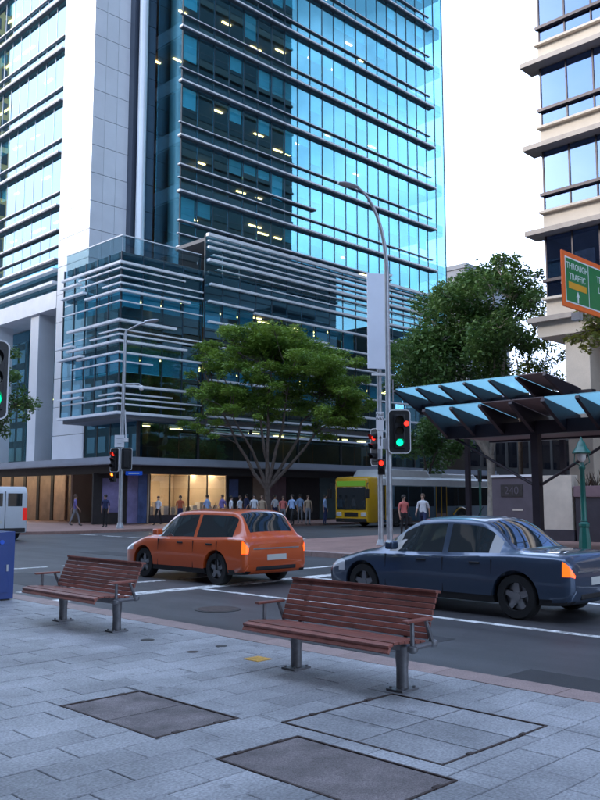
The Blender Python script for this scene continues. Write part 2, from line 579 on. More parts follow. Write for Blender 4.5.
# ================================================================== SETTING
RZ = -0.13
ground = struct(MB().box(-900, 900, -900, 900, -1.0, RZ - 0.012).build('ground', M['asphalt']))
road = struct(MB().box(6.83, 18.4, -120, 240, RZ - 0.01, RZ).build('road', M['asphalt']))
cross_road = struct(MB().box(18.4, 300, 23.3, 36.3, RZ - 0.01, RZ).build('cross_road', M['asphalt']))
def line(x0, x1, y0, y1, m_='white_paint', name='lane_line'):
    return piece(name, road, x0, x1, y0, y1, RZ, RZ + 0.004, M[m_])
line(10.22, 10.36, -30, 12.9)
line(13.3, 13.43, -30, 12.9)
line(7.3, 18.2, 12.95, 13.3, name='stop_line')
for i in range(6):
    line(7.5 + i * 1.85, 8.9 + i * 1.85, 14.7, 14.86, name='crossing_line')
    line(7.5 + i * 1.85, 8.9 + i * 1.85, 19.6, 19.76, name='crossing_line')
for i in range(7):
    line(10.22, 10.36, 44 + i * 8, 48 + i * 8)
    line(13.8, 13.94, 44 + i * 8, 48 + i * 8)
line(6.95, 7.07, 8.3, 11.6, 'yellow_paint', 'kerb_line')
for i in range(6):
    piece('crossing_line', cross_road, 21.0, 21.16, 24.2 + i * 2, 25.6 + i * 2, RZ, RZ + 0.004, M['white_paint'])
    piece('crossing_line', cross_road, 25.4, 25.56, 24.2 + i * 2, 25.6 + i * 2, RZ, RZ + 0.004, M['white_paint'])

for (a, b, c, d) in ((7.4, 8.9, 6.2, 7.6), (13.9, 16.8, 9.2, 10.4), (8.2, 9.6, 15.4, 18.6), (14.2, 15.1, 15.5, 24), (7.2, 7.9, -2, 4.6)):
    piece('asphalt_patch', road, a, b, c, d, RZ, RZ + 0.003, M['asphalt_patch'])
mh = thing('manhole_cover', 'round iron manhole cover set in the kerbside lane', 'manhole cover', (8.6, 10.4, RZ))
MB().lathe([(.36, -.005), (.36, .008), (.33, .01)], (8.6, 10.4, RZ), 32).build('ring', M['iron'], mh)
MB().lathe([(.315, 0), (.315, .012), (.3, .014)], (8.6, 10.4, RZ), 32).build('lid', M['rust'], mh)
# near pavement: bed, kerb stones, pavers
pavement = struct(MB().box(-6.0, 6.5, -40, 130, -0.5, -0.006).build('pavement', M['joint']))
kerb = struct(MB().box(6.5, 6.80, -40, 130, -0.5, -0.02).build('kerb', M['joint']))
for i in range(24):
    y0 = 1.2 + i * 1.2
    piece('kerb_stone', kerb, 6.506, 6.83, y0, y0 + 1.192, -0.3, 0.0, M['kerb'])
stuff(MB().box(6.507, 6.829, 30.1, 129, -0.3, 0.0).box(6.507, 6.829, -39, 1.19, -0.3, 0.0).build('kerb_run', M['kerb'], kerb))
COVERS = [(3.48, 4.22, 4.85, 6.10), (3.48, 4.20, 2.93, 4.22), (4.36, 5.62, 3.15, 4.55)]
def cut(rects, c):
    res = []
    for (a, b, p, q) in rects:
        A, B, P, Q = c
        if b <= A or a >= B or q <= P or p >= Q:
            res.append((a, b, p, q))
            continue
        if a < A: res.append((a, A, p, q))
        if b > B: res.append((B, b, p, q))
        a2, b2 = max(a, A), min(b, B)
        if p < P: res.append((a2, b2, p, P))
        if q > Q: res.append((a2, b2, Q, q))
    return res
def paver_mesh(w, d):
    h, c = 0.04, 0.004
    b = MB()
    lo = [(-w / 2, -d / 2), (w / 2, -d / 2), (w / 2, d / 2), (-w / 2, d / 2)]
    hi = [(x - math.copysign(c, x), y - math.copysign(c, y)) for x, y in lo]
    b.add([(x, y, -h) for x, y in lo] + [(x, y, -c) for x, y in lo] + [(x, y, 0) for x, y in hi],
          [(0, 1, 5, 4), (1, 2, 6, 5), (2, 3, 7, 6), (3, 0, 4, 7), (4, 5, 9, 8), (5, 6, 10, 9), (6, 7, 11, 10), (7, 4, 8, 11), (8, 9, 10, 11)])
    return b.mesh('paver', M['paver'])
PV = paver_mesh(0.592, 0.292)
PW, PL = 0.30, 0.60
near, rest = [], MB()
for j in range(-20, 130):
    y0 = 0.02 + j * PW
    off = (j % 2) * 0.3 + random.choice((0, 0, 0.0, 0.1))
    for i in range(-11, 12):
        x0 = 6.5 - PL * (i + 1) + off
        a, b = x0, min(x0 + PL, 6.5)
        if b - a < 0.05 or a < -5.9:
            continue
        for r in [r_ for r_ in (lambda rs: rs)([(a, b, y0, y0 + PW)])]:
            rs = [r]
            for c in COVERS:
                rs = cut(rs, c)
            for q in rs:
                if q[1] - q[0] < 0.03 or q[3] - q[2] < 0.03:
                    continue
                cx, cy = (q[0] + q[1]) / 2, (q[2] + q[3]) / 2
                near.append(((cx * cx + cy * cy), q))
near.sort(key=lambda t: t[0])
cnt = 0
for d2, q in near:
    cx, cy = (q[0] + q[1]) / 2, (q[2] + q[3]) / 2
    w, d = q[1] - q[0] - 0.008, q[3] - q[2] - 0.008
    dz = random.uniform(-0.0025, 0.0025)
    if cnt < 298 and visible(cx, cy, 0, 25):
        full = abs(w - 0.592) < 1e-4 and abs(d - 0.292) < 1e-4
        o = bpy.data.objects.new('paver', PV if full else paver_mesh(w, d))
        col.objects.link(o)
        o.parent = pavement
        o.location = Vector((cx, cy, dz)) - org(pavement)
        o.rotation_euler = (random.uniform(-.004, .004), random.uniform(-.003, .003), 0)
        cnt += 1
    else:
        h = 0.02
        rest.add([(cx - w / 2, cy - d / 2, -h), (cx + w / 2, cy - d / 2, -h), (cx + w / 2, cy + d / 2, -h), (cx - w / 2, cy + d / 2, -h),
                  (cx - w / 2, cy - d / 2, dz), (cx + w / 2, cy - d / 2, dz), (cx + w / 2, cy + d / 2, dz), (cx - w / 2, cy + d / 2, dz)],
                 [(0, 1, 5, 4), (1, 2, 6, 5), (2, 3, 7, 6), (3, 0, 4, 7), (4, 5, 6, 7)])
stuff(rest.build('far_pavers', M['paver'], pavement))
stuff(MB().box(-5.9, 6.49, 39.2, 129, -0.05, 0).box(-5.9, 6.49, -39, -6.1, -0.05, 0).build('paving_run', M['paver'], pavement))

def cover(idx, label, split):
    x0, x1, y0, y1 = COVERS[idx]
    t = thing('access_cover', label, 'manhole cover', ((x0 + x1) / 2, (y0 + y1) / 2, 0), group='access covers in the paving')
    f = MB()
    e = 0.016
    f.box(x0, x1, y0, y0 + e, -0.03, 0.003).box(x0, x1, y1 - e, y1, -0.03, 0.003)
    f.box(x0, x0 + e, y0 + e, y1 - e, -0.03, 0.003).box(x1 - e, x1, y0 + e, y1 - e, -0.03, 0.003)
    f.build('rim', M['rust'], t)
    nx, ny = split
    for i in range(nx):
        for j in range(ny):
            a = x0 + e + (x1 - x0 - 2 * e) * i / nx
            b = x0 + e + (x1 - x0 - 2 * e) * (i + 1) / nx
            p = y0 + e + (y1 - y0 - 2 * e) * j / ny
            q = y0 + e + (y1 - y0 - 2 * e) * (j + 1) / ny
            piece('infill_slab', t, a + .008, b - .008, p + .008, q - .008, -0.04, -0.003, M['paver'] if idx == 2 else M['concrete'])
    for u in (0.25, 0.75):
        MB().box(x0 + (x1 - x0) * u - .03, x0 + (x1 - x0) * u + .03, y0 - .006, y0 + .03, -0.02, 0.006).build('lifting_keyhole', M['rust'], t)
        MB().box(x0 + (x1 - x0) * u - .03, x0 + (x1 - x0) * u + .03, y1 - .03, y1 + .006, -0.02, 0.006).build('lifting_keyhole', M['rust'], t)
cover(0, 'rusty rimmed double concrete access cover lying alone in open paving', (1, 2))
cover(1, 'single concrete access cover beside the large stone filled cover', (1, 1))
cover(2, 'large access cover filled with stone slabs next to right bench leg', (3, 2))
tag(MB().lathe([(0.075, -0.01), (0.08, 0.003), (0.06, 0.005)], (5.72, 8.15, 0)).build('valve_cap', M['iron']), 'small round dark valve cap at the bench nearest the blue cabinet', 'valve cap')
tag(MB().lathe([(0.06, -0.01), (0.065, 0.003), (0.05, 0.005)], (5.62, 7.2, 0)).build('valve_cap', M['rust']), 'small round rusty valve cap between the two benches', 'valve cap')
tag(MB().lathe([(0.06, -0.01), (0.065, 0.003), (0.05, 0.005)], (6.05, 7.25, 0)).build('valve_cap', M['iron']), 'small round black valve cap close to the kerb between benches', 'valve cap')
tag(MB().box(5.74, 5.94, 6.32, 6.54, -0.01, 0.005).build('hydrant_cover', M['yellow_paint'], bevel=0.003), 'yellow painted square hydrant cover near the right bench', 'hydrant cover')

# far pavements
def corner_poly(x0, x1, y0, y1, cx, cy, r, n=8):
    """rectangle with the corner (cx,cy) rounded"""
    pts = []
    for (px, py) in ((x0, y0), (x1, y0), (x1, y1), (x0, y1)):
        if (px, py) == (cx, cy):
            sx = 1 if px == x0 else -1
            sy = 1 if py == y0 else -1
            ctr = (px + sx * r, py + sy * r)
            a0 = math.atan2(0, -sx) if (sx * sy < 0) else math.atan2(-sy, 0)
            arc = []
            for k in range(n + 1):
                t = k / n * math.pi / 2
                arc.append((ctr[0] - sx * r * math.cos(t), ctr[1] - sy * r * math.sin(t)))
            # order so that the polygon continues counter-clockwise
            if (px, py) in ((x0, y0), (x1, y1)):
                pts += arc
            else:
                pts += arc[::-1]
        else:
            pts.append((px, py))
    return pts
cp = corner_poly(18.2, 300, -120, 23.3, 18.2, 23.3, 3.5)
far_pavement = struct(MB().prism(cp, -0.5, 0.0, 'z').build('pavement_right', M['brickpath']))
cp2 = corner_poly(18.2, 300, 36.3, 240, 18.2, 36.3, 3.5)
tower_pavement = struct(MB().prism(cp2, -0.5, 0.0, 'z').build('pavement_tower', M['brickpath']))
kr = struct(MB().box(18.1, 18.5, -120, 19.9, -0.5, 0.004).build('kerb_right', M['joint']))
for i in range(22):
    piece('kerb_stone', kr, 18.08, 18.52, -6 + i * 1.18, -6 + i * 1.18 + 1.165, -0.3, 0.012, M['kerb'])
kt = struct(MB().box(18.1, 18.5, 39.8, 130, -0.5, 0.004).build('kerb_tower', M['kerb']))
# joints of the clay paving on the right-hand footpath: each stretch a raised course
c_ = MB()
for j in range(60):
    y0 = 2 + j * 0.33
    c_.box(18.55, 29, y0, y0 + 0.318, -0.01, 0.006)
stuff(c_.build('paving_courses', M['brickpath'], far_pavement))

# ================================================================== TOWER
tw = thing('office_tower', 'tall blue glass office tower with horizontal metal fins and white corner pier', 'building', (50, 60, 0))
TY, TX = 48.3, 31.3
lev = [19.4 + 4.2 * k for k in range(0, 9)]          # big fin levels
TOP = lev[-1] + 4.2
XA, XB = 36.0, 69.0
NCOL = 22
cw = (XB - XA) / NCOL
YB = 75.0
NW = 12
wc = (YB - 57.0) / NW
for k, z in enumerate(lev):
    # slabs and ceilings
    s_ = MB().box(XA + .2, XB - .1, TY + .25, 80, z - 0.15, z + 0.9, 0).box(TX + .25, XA + .2, 53, 80, z - 0.15, z + 0.9, 0)
    s_.box(XA + .3, XB - .2, TY + .3, 56.0, z - 0.22, z - 0.153, 1).box(TX + .3, 37, 57.2, 80, z - 0.22, z - 0.153, 1)
    s_.build('floor_slab', [M['slab'], M['ceil']], tw)
    for c in range(NCOL):
        x0 = XA + c * cw
        tilt = (random.gauss(0, .0011), 0, random.gauss(0, .0011))
        piece('glass_pane', tw, x0 + .03, x0 + cw - .03, TY - .012, TY + .012, z + 1.07, z + 4.2, M['glass'], tilt)
        tilt = (random.gauss(0, .0011), 0, random.gauss(0, .0011))
        piece('spandrel_pane', tw, x0 + .03, x0 + cw - .03, TY - .012, TY + .012, z + 0.02, z + 1.05, M['glass'], tilt)
        if random.random() < 0.6 and c < 20:
            dr = random.choice((0.7, 1.1, 1.1, 1.5, 2.0))
            piece('blind', tw, x0 + .06, x0 + cw - .06, TY + .2, TY + .22, z + 4.0 - dr, z + 4.0, M['blind'])
    for c in range(NW):
        y0 = 57.0 + c * wc
        tilt = (0, random.gauss(0, .0012), random.gauss(0, .0012))
        piece('west_pane', tw, TX - .012, TX + .012, y0 + .03, y0 + wc - .03, z + 1.07, z + 4.2, M['glass_west'], tilt)
        piece('west_spandrel_pane', tw, TX - .012, TX + .012, y0 + .03, y0 + wc - .03, z + 0.02, z + 1.05, M['glass_west'])
        if random.random() < 0.35:
            piece('blind', tw, TX + .2, TX + .22, y0 + .06, y0 + wc - .06, z + 2.9, z + 4.0, M['blind'])
    # fins, south then west
    xe = 67.0
    def fin(name, x0, x1, y0, y1, z0, z1):
        o = MB().box(x0, x1, y0, y1, z0 + (z1 - z0) * .45, z1, 0).box(x0 + .02, x1 - .02, y0 + .03, y1, z0, z0 + (z1 - z0) * .45 - .002, 1)  # light upper part, lower part painted dark as the shaded underside
        return o.build(name, [M['fin'], M['fin_shade']], tw)
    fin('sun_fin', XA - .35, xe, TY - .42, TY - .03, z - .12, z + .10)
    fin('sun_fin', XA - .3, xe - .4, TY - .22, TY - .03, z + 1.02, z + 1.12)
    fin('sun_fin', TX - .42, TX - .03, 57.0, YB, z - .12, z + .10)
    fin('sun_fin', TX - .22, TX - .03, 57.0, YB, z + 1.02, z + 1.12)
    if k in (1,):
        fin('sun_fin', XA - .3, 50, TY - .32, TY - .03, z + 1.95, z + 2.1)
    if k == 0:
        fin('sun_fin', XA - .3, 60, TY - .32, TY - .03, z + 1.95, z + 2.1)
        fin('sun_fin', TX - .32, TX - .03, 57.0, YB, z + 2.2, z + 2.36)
    # office lights
    for q in range(8):
        lx = random.uniform(XA + .5, 62)
        ly = random.choice((49.6, 50.6, 51.8, 53.2))
        if random.random() < .8:
            piece('ceiling_light', tw, lx, lx + random.uniform(.6, 1.25), ly, ly + .14, z + 3.93 - .03, z + 3.97, M['office_light'])
    for q in range(4):
        ly = random.uniform(58, 72)
        piece('ceiling_light', tw, 32.6, 32.75, ly, ly + 1.2, z + 3.93 - .03, z + 3.97, M['office_light'])
# mullions
for c in range(NCOL + 1):
    piece('mullion', tw, XA + c * cw - .028, XA + c * cw + .028, TY - .05, TY + .1, lev[0], TOP, M['mullion'])
for c in range(NW + 1):
    piece('mullion', tw, TX - .03, TX + .1, 57.0 + c * wc - .022, 57.0 + c * wc + .022, lev[0], TOP, M['awning'])
# the glass box's narrow west return beside the recess, core wall, roof
MB().box(XA - .02, XA + .02, TY + .1, 51.4, 17.0, TOP).build('return_glazing', M['glass'], tw)
MB().box(XA + .5, XB - .5, 56.0, 56.3, 17, TOP).box(37, 37.3, 57, 80, 17, TOP).build('core_wall', M['core'], tw)
MB().box(TX, XB, TY + .1, 80, TOP, TOP + 1.2).build('roof', M['clad'], tw)
MB().box(XB - .02, XB + .02, TY + .1, 80, 0, TOP).build('east_glazing', M['glass'], tw)
# white pier, built of cladding panels on a dark core
MB().box(31.1, 33.9, 52.5, 56.5, 0, TOP).build('pier_core', M['clad_joint'], tw)
zz = 3.9
while zz < TOP:
    z1 = zz + 2.1
    piece('cladding_panel', tw, 31.0, 31.1, 52.42, 56.6, zz + .02, z1 - .02, M['clad'])
    for i in range(3):
        xa = 31.0 + i * 1.02
        piece('cladding_panel', tw, xa + .012, xa + 1.008, 52.3, 52.41, zz + .02, z1 - .02, M['clad'])
    for i in range(2):
        piece('dark_panel', tw, 34.7 + i * .62, 34.7 + i * .62 + .6, 51.6, 51.7, zz + .02, z1 - .02, M['darkclad'])
    zz = z1
MB().box(34.06, 36.0, 51.72, 53, 0, TOP).build('recess_wall', M['darkclad'], tw)
MB().cyl((34.55, 51.25, 17), (34.55, 51.25, TOP), .33, n=24).build('riser_pipe', M['clad'], tw, smooth=True)
# colonnade below the west face
for y0 in (59.6, 66.6, 73.6):
    MB().box(31.2, 32.6, y0, y0 + 1.3, 0, 15.9).build('column', M['clad'], tw, bevel=.02)
MB().box(31.0, 37, 56.7, 80, 15.6, 16.9).build('soffit', M['fin'], tw)
for i, z in enumerate((17.6, 18.6)):
    MB().box(TX - .5, TX, 57, YB, z - .1, z + .1).build('sun_fin', M['fin'], tw)
for i in range(12):
    piece('west_pane', tw, 33.6, 33.63, 56.8 + i * 1.6, 58.36 + i * 1.6, 4.2, 9.7, M['glassp'])
    piece('west_pane', tw, 33.6, 33.63, 56.8 + i * 1.6, 58.36 + i * 1.6, 9.9, 15.5, M['glassp'])
for i in range(6):
    piece('west_pane', tw, TX - .012, TX + .012, 57 + i * 3, 59.95 + i * 3, 17.0, 19.2, M['glassp'])
MB().box(36.0, 36.2, 56.8, 80, 0, 15.6).build('back_wall', M['core'], tw)
for i in range(6):
    ly = 58 + i * 2.7
    piece('ceiling_light', tw, 34.6, 34.75, ly, ly + 1.0, 9.55, 9.6, M['office_light'])
MB().box(33.7, 36, 56.8, 80, 9.62, 9.9).build('floor_slab', M['slab'], tw)

# ------------------------------------------------------------------ podium (same building)
PX, PY = 28.8, 44.6
PXE = 35.2
RX0, RX1, RY = 35.2, 63.0, 44.3
ROWS_L = [(6.8, 9.3), (9.36, 11.86), (11.92, 14.42), (14.48, 16.9)]
ROWS_R = [(6.8, 9.3), (9.36, 11.86), (11.92, 14.42), (14.48, 16.9), (16.96, 19.3)]
for z0, z1 in ROWS_L:
    for i in range(5):
        y0 = PY + i * 1.4
        piece('podium_pane', tw, PX - .012, PX + .012, y0 + .03, y0 + 1.37, z0, z1, M['glassp'], (0, random.gauss(0, .0015), random.gauss(0, .0015)))
    for i in range(4):
        x0 = PX + i * 1.6
        piece('podium_pane', tw, x0 + .03, x0 + 1.57, PY - .012, PY + .012, z0, z1, M['glassp'], (random.gauss(0, .0015), 0, random.gauss(0, .0015)))
for z0, z1 in ROWS_R:
    for i in range(18):
        x0 = RX0 + i * 1.544
        piece('podium_pane', tw, x0 + .03, x0 + 1.514, RY - .012, RY + .012, z0, z1, M['glassp'], (random.gauss(0, .0015), 0, random.gauss(0, .0015)))
for i in range(6):
    piece('mullion', tw, PX - .04, PX + .06, PY + i * 1.4 - .03, PY + i * 1.4 + .03, 6.75, 16.95, M['mullion'])
for i in range(5):
    piece('mullion', tw, PX + i * 1.6 - .03, PX + i * 1.6 + .03, PY - .04, PY + .06, 6.75, 16.95, M['mullion'])
for i in range(19):
    piece('mullion', tw, RX0 + i * 1.544 - .03, RX0 + i * 1.544 + .03, RY - .04, RY + .06, 6.75, 19.35, M['mullion'])
for z in (6.6, 10.75, 14.9, 16.8):
    MB().box(PX + .15, PXE + .5, PY + .15, 51.5, z - .15, z + .2).box(RX0 + .5, RX1 - .1, RY + .2, 52, z - .15, z + .2).build('podium_slab', M['slab'], tw)
MB().box(RX0 + .2, RX1, RY + .2, 48.0, 19.05, 19.3).build('podium_roof', M['slab'], tw)
MB().box(PX + 5, RX1, 50.2, 50.4, 3.5, 17).box(PX + 4.2, PX + 4.4, 47.5, 51.4, 3.5, 16.9).build('podium_core', M['core'], tw)
for z in (10.55, 14.7):
    for q in range(16):
        lx = random.uniform(PX + .8, 57)
        ly = random.choice((45.6, 46.4, 47.4))
        piece('ceiling_light', tw, lx, lx + 1.2, ly, ly + .15, z - .05, z, M['office_light'])
    for q in range(14):
        lx = RX0 + random.randrange(18) * 1.544
        piece('blind', tw, lx + .06, lx + 1.48, RY + .2, RY + .22, z - random.choice((.8, 1.2, 1.7)), z, M['blind'])
    for i in range(4):
        piece('blind', tw, PX + i * 1.6 + .06, PX + i * 1.6 + 1.54, PY + .18, PY + .2, z - 1.2, z, M['blind'])
        piece('blind', tw, PX + .18, PX + .2, PY + i * 1.4 + .06, PY + i * 1.4 + 1.34, z - 1.3, z, M['blind'])
# fins that wrap the corner: (z, west run, south run, depth, thickness)
WRAP = [(16.2, 7.0, 6.3, .5, .2), (15.85, 4.9, 4.9, .32, .12), (15.35, 4.6, 6.4, .32, .12), (14.9, 2.0, 6.4, .32, .12), (14.4, 3.8, 5.2, .6, .17),
        (13.75, 7.0, 6.4, .3, .1), (12.5, 5.9, 4.1, .65, .2), (11.95, 2.2, 6.4, .32, .12), (11.65, 3.3, 6.4, .32, .12), (11.2, 6.0, 5.0, .6, .18),
        (10.5, 4.7, 6.4, .5, .15), (9.95, 5.5, 2.4, .32, .12), (8.45, 6.2, 6.4, .6, .18), (7.95, 2.0, 4.0, .32, .12), (7.65, 6.5, 6.4, .32, .12),
        (7.3, 2.2, 5.0, .32, .12), (6.75, 7.0, 6.4, .5, .2)]
for z, wr, sr, dp, th in WRAP:
    dp, th = dp * .55, th * .8
    b = MB()
    b.prism([(PX - dp, PY - dp), (PX + sr, PY - dp), (PX + sr, PY - .05), (PX - .05, PY - .05), (PX - .05, PY + wr), (PX - dp, PY + wr)], z - th / 2, z + th / 2, 'z')
    b.build('corner_fin', M['fin'], tw, bevel=.012, seg=1)
for z, y0, y1 in ((15.6, 49.2, 51.5), (14.9, 48.5, 51.4), (11.5, 49.8, 51.6), (10.7, 48.6, 51.6), (8.0, 48.6, 51.4)):
    MB().box(PX - .4, PX - .05, y0, y1, z - .06, z + .06).build('corner_fin', M['fin'], tw)
RF = [(19.35, 0, 27.6, .75, .28), (18.95, .1, 27, .5, .14), (18.5, .1, 27.6, .6, .2), (17.6, .1, 27.6, .7, .24), (18.05, .6, 25, .4, .1), (17.1, 1, 26, .4, .1), (15.95, .3, 27.6, .65, .2), (16.5, 5, 27, .35, .1),
      (14.75, .2, 4.2, .6, .18), (14.55, 4.3, 27.6, .6, .18), (13.35, .2, 12, .6, .18), (13.1, 8, 27.6, .5, .16), (12.3, 3, 20, .35, .1), (11.7, .2, 27.6, .5, .14), (10.65, .2, 27.6, .6, .18),
      (9.4, .4, 27, .5, .16), (7.9, .2, 27.6, .6, .2), (6.95, .2, 27.6, .5, .16), (6.35, .2, 27, .4, .14), (5.85, .2, 27.4, .4, .14)]
for z, a, b_, dp, th in RF:
    dp, th = dp * .5, th * .8
    o = MB().box(RX0 + a, RX0 + b_, RY - dp, RY - .05, z - th / 2, z + th / 2)
    o.build('podium_fin', M['fin'], tw, bevel=.012, seg=1)
# balustrade on the corner terrace
for i in range(5):
    piece('balustrade_pane', tw, PX + .05, PX + .07, PY + .1 + i * 1.36, PY + 1.42 + i * 1.36, 16.95, 18.0, M['railglass'])
for i in range(4):
    piece('balustrade_pane', tw, PX + .1 + i * 1.56, PX + 1.62 + i * 1.56, PY + .05, PY + .07, 16.95, 18.0, M['railglass'])
MB().box(PX + .03, PX + .09, PY + .03, 51.5, 18.0, 18.06).box(PX + .09, PXE, PY + .03, PY + .09, 18.0, 18.06).build('handrail', M['fin'], tw)
# first floor (dark glass behind the awning) and ground-floor shell
G1 = 45.6
for i in range(20):
    x0 = 31.0 + i * 1.6
    piece('first_floor_pane', tw, x0 + .03, x0 + 1.57, G1 - .012, G1 + .012, 3.95, 6.5, M['glassp'])
    if i % 3 == 0:
        piece('first_floor_post', tw, x0 - .09, x0 + .09, G1 - .06, G1 + .12, 3.9, 6.6, M['shopdark'])
for i in range(9):
    piece('ceiling_light', tw, 32 + i * 3.3, 33 + i * 3.3, 47.2 + (i % 3) * .8, 47.35 + (i % 3) * .8, 6.3, 6.35, M['office_light'])
MB().box(31.25, 31.4, 45.75, 52.2, 0, 6.6).build('end_wall', M['darkclad'], tw)
for i in range(4):
    piece('first_floor_pane', tw, 31.0, 31.024, 45.65 + i * 1.62, 47.23 + i * 1.62, 3.95, 6.5, M['glassp'])
    piece('first_floor_post', tw, 30.98, 31.2, 47.24 + i * 1.62, 47.31 + i * 1.62, 3.9, 6.6, M['shopdark'])
MB().box(30.9, 31.0, 52.3, 56.6, 0, 3.9).build('pier_base', M['clad'], tw)
MB().box(31.0, 63, 45.3, 50.3, 3.3, 3.9).build('first_floor_slab', M['slab'], tw)
# awning
aw = MB()
AX, AY = 26.2, 41.0
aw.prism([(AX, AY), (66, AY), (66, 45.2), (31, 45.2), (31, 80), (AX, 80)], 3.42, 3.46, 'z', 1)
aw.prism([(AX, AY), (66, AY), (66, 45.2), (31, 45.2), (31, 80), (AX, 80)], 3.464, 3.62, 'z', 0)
aw.prism([(AX + .25, AY + .25), (66, AY + .25), (66, 45.2), (31, 45.2), (31, 80), (AX + .25, 80)], 3.624, 3.9, 'z', 0)
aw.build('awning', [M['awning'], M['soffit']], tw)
MB().box(AX + .6, 66, AY + .7, AY + .9, 2.95, 3.418).box(AX + .6, AX + .8, AY + .9, 80, 2.95, 3.418).build('awning_fascia', M['shopdark'], tw)

# shops at street level
SY = 43.6
def shopbay(x0, x1, m_, name='shop_panel', z1=3.0):
    piece(name, tw, x0, x1, SY, SY + .12, 0.02, z1, m_)
MB().box(28.6, 66, 49.4, 49.6, 0, 3.3).build('shop_back_wall', M['shopwall'], tw)
MB().box(28.6, 66, SY + .2, 49.4, 3.2, 3.3).build('shop_ceiling', M['ceil'], tw)
for i in range(4):
    piece('shop_window', tw, 30.6 + i * 1.5, 32.06 + i * 1.5, SY + .03, SY + .05, .5, 2.95, M['shopglass'])
    piece('shop_mullion', tw, 30.55 + i * 1.5, 30.61 + i * 1.5, SY, SY + .1, 0, 3.0, M['shopdark'])
MB().box(30.5, 36.6, SY, SY + .14, 0, .5).build('stall_riser', M['plinth'], tw)
MB().box(30.4, 30.54, SY, 49.3, 0, 3.2).build('shop_partition', M['shopwall'], tw)
MB().box(36.6, 36.72, SY, 49.3, 0, 3.2).build('shop_partition', M['shopwall'], tw)
for i in range(7):
    for j in range(2):
        piece('shop_light', tw, 31 + i * .85, 31.35 + i * .85, 45 + j * 2, 45.25 + j * 2, 3.14, 3.19, M['shoplight'])
for i in range(10):
    w_ = random.uniform(.25, .5)
    piece('shop_goods', tw, 30.8 + i * .57, 30.8 + i * .57 + w_, 44.0, 44.5, .5, .95 + random.random() * .35, M['goods'])
piece('display_table', tw, 30.8, 36.4, 45.8, 46.8, .3, .85, M['whitestone'])
shopbay(26.6, 28.9, M['shopdark']); shopbay(28.95, 29.7, M['poster_violet']); shopbay(29.72, 30.35, M['poster_blue'])
piece('shop_poster', tw, 27.2, 28.4, SY - .03, SY - .005, .7, 2.7, M['poster_violet'])
piece('shop_poster', tw, 36.9, 37.7, SY - .03, SY - .005, 1.6, 2.8, M['poster_blue'])
shopbay(36.75, 39.0, M['shopdark']); shopbay(39.05, 40.4, M['warmpanel']); shopbay(40.45, 42.2, M['mauve']); shopbay(42.25, 45.6, M['shopdark'])
shopbay(45.65, 48.0, M['tealpanel'], z1=3.2); shopbay(48.05, 66, M['shopdark'])
piece('orange_poster', tw, 48.2, 50.6, SY - .04, SY - .005, .5, 1.5, M['sign_yellow'])
for i in range(7):
    y0 = 52.6 + i * 2.0
    piece('entrance_panel', tw, 29.9, 30.0, y0, y0 + 1.5, 0.02, 3.1, M['warmpanel'])
    piece('entrance_post', tw, 29.85, 30.05, y0 + 1.55, y0 + 1.9, 0, 3.3, M['shopdark'])
for i in range(6):
    piece('shop_light', tw, 28.4, 28.7, 53.2 + i * 2.2, 53.5 + i * 2.2, 3.37, 3.415, M['shoplight'])
MB().box(30.1, 30.4, 44.5, 80, 0, 3.3).build('entrance_wall', M['shopwall'], tw)

# ================================================================== RIGHT-HAND BUILDING
rb = thing('precast_office_block', 'cream precast office block with blue ribbon windows above a forecourt', 'building', (55, 10, 0))
BX, BY, BXE, BYS = 34.4, 18.7, 76.4, -45
NB = 17
for k in range(NB):
    z = 9.35 + 4.02 * k
    seen = k < 5
    MB().box(BX - .62, BX + .5, BYS, BY + .62, z, z + .22).build('ledge', M['ledge'], rb)
    MB().box(BX + .502, BXE, BYS, BY + .3, z, z + .22).build('ledge', M['stone_dark'], rb)  # north ledge coloured dark so its image in the tower glass stays dim
    MB().box(BX, BX + .4, BYS, BY, z + .222, z + 1.05).build('spandrel', M['stone'], rb)
    MB().box(BX + .402, BXE, BY - .4, BY, z + .222, z + 1.05).build('spandrel', M['stone_dark'], rb)  # north side in near black for cream, shade put into the colour
    MB().box(BX - .22, BX + .4, BYS, BY + .1, z + 1.052, z + 1.16).build('sill', M['stone'], rb)
    MB().box(BX - .16, BX + .05, BYS, BY + .05, z + 1.86, z + 2.0).build('transom', M['bronze'], rb)
    MB().box(BX + .06, BXE, BY - .08, BY + .0, z + 1.86, z + 2.0).build('transom', M['bronze'], rb)
    MB().box(BX + .9, BXE - .5, BYS, BY - .9, z + .3, z + .45).build('floor_slab', M['slab'], rb)
    if seen:
        for i in range(8):
            y1 = BY - .1 - i * 1.28
            for (za, zb) in ((1.17, 1.855), (2.005, 3.98)):
                piece('window_pane', rb, BX + .04, BX + .06, y1 - 1.22, y1, z + za, z + zb, M['glass_blue'], (0, random.gauss(0, .003), random.gauss(0, .003)))
        for i in range(9):
            y1 = BY - .07 - i * 1.28
            piece('window_post', rb, BX, BX + .12, y1 - .035, y1 + .035, z + 1.165, z + 4.015, M['bronze'])
        MB().box(BX + .04, BX + .06, BYS, BY - 10.5, z + 1.17, z + 4.0).build('far_glazing', M['glass_blue'], rb)
    else:
        MB().box(BX + .04, BX + .06, BYS, BY - .05, z + 1.17, z + 4.0).build('far_glazing', M['glass_blue'], rb)
    MB().box(BX + .1, BXE, BY - .06, BY - .03, z + 1.17, z + 4.0).build('north_glazing', M['glass_dark'], rb)
MB().box(BX + 3, BXE - 3, BYS + 3, BY - 3, 0, 9.35 + 4.02 * NB).build('core_wall', M['core'], rb)
MB().box(BXE - .4, BXE - .02, BYS, BY - .1, 9.3, 9.35 + 4.02 * NB).build('east_wall', M['stone'], rb)
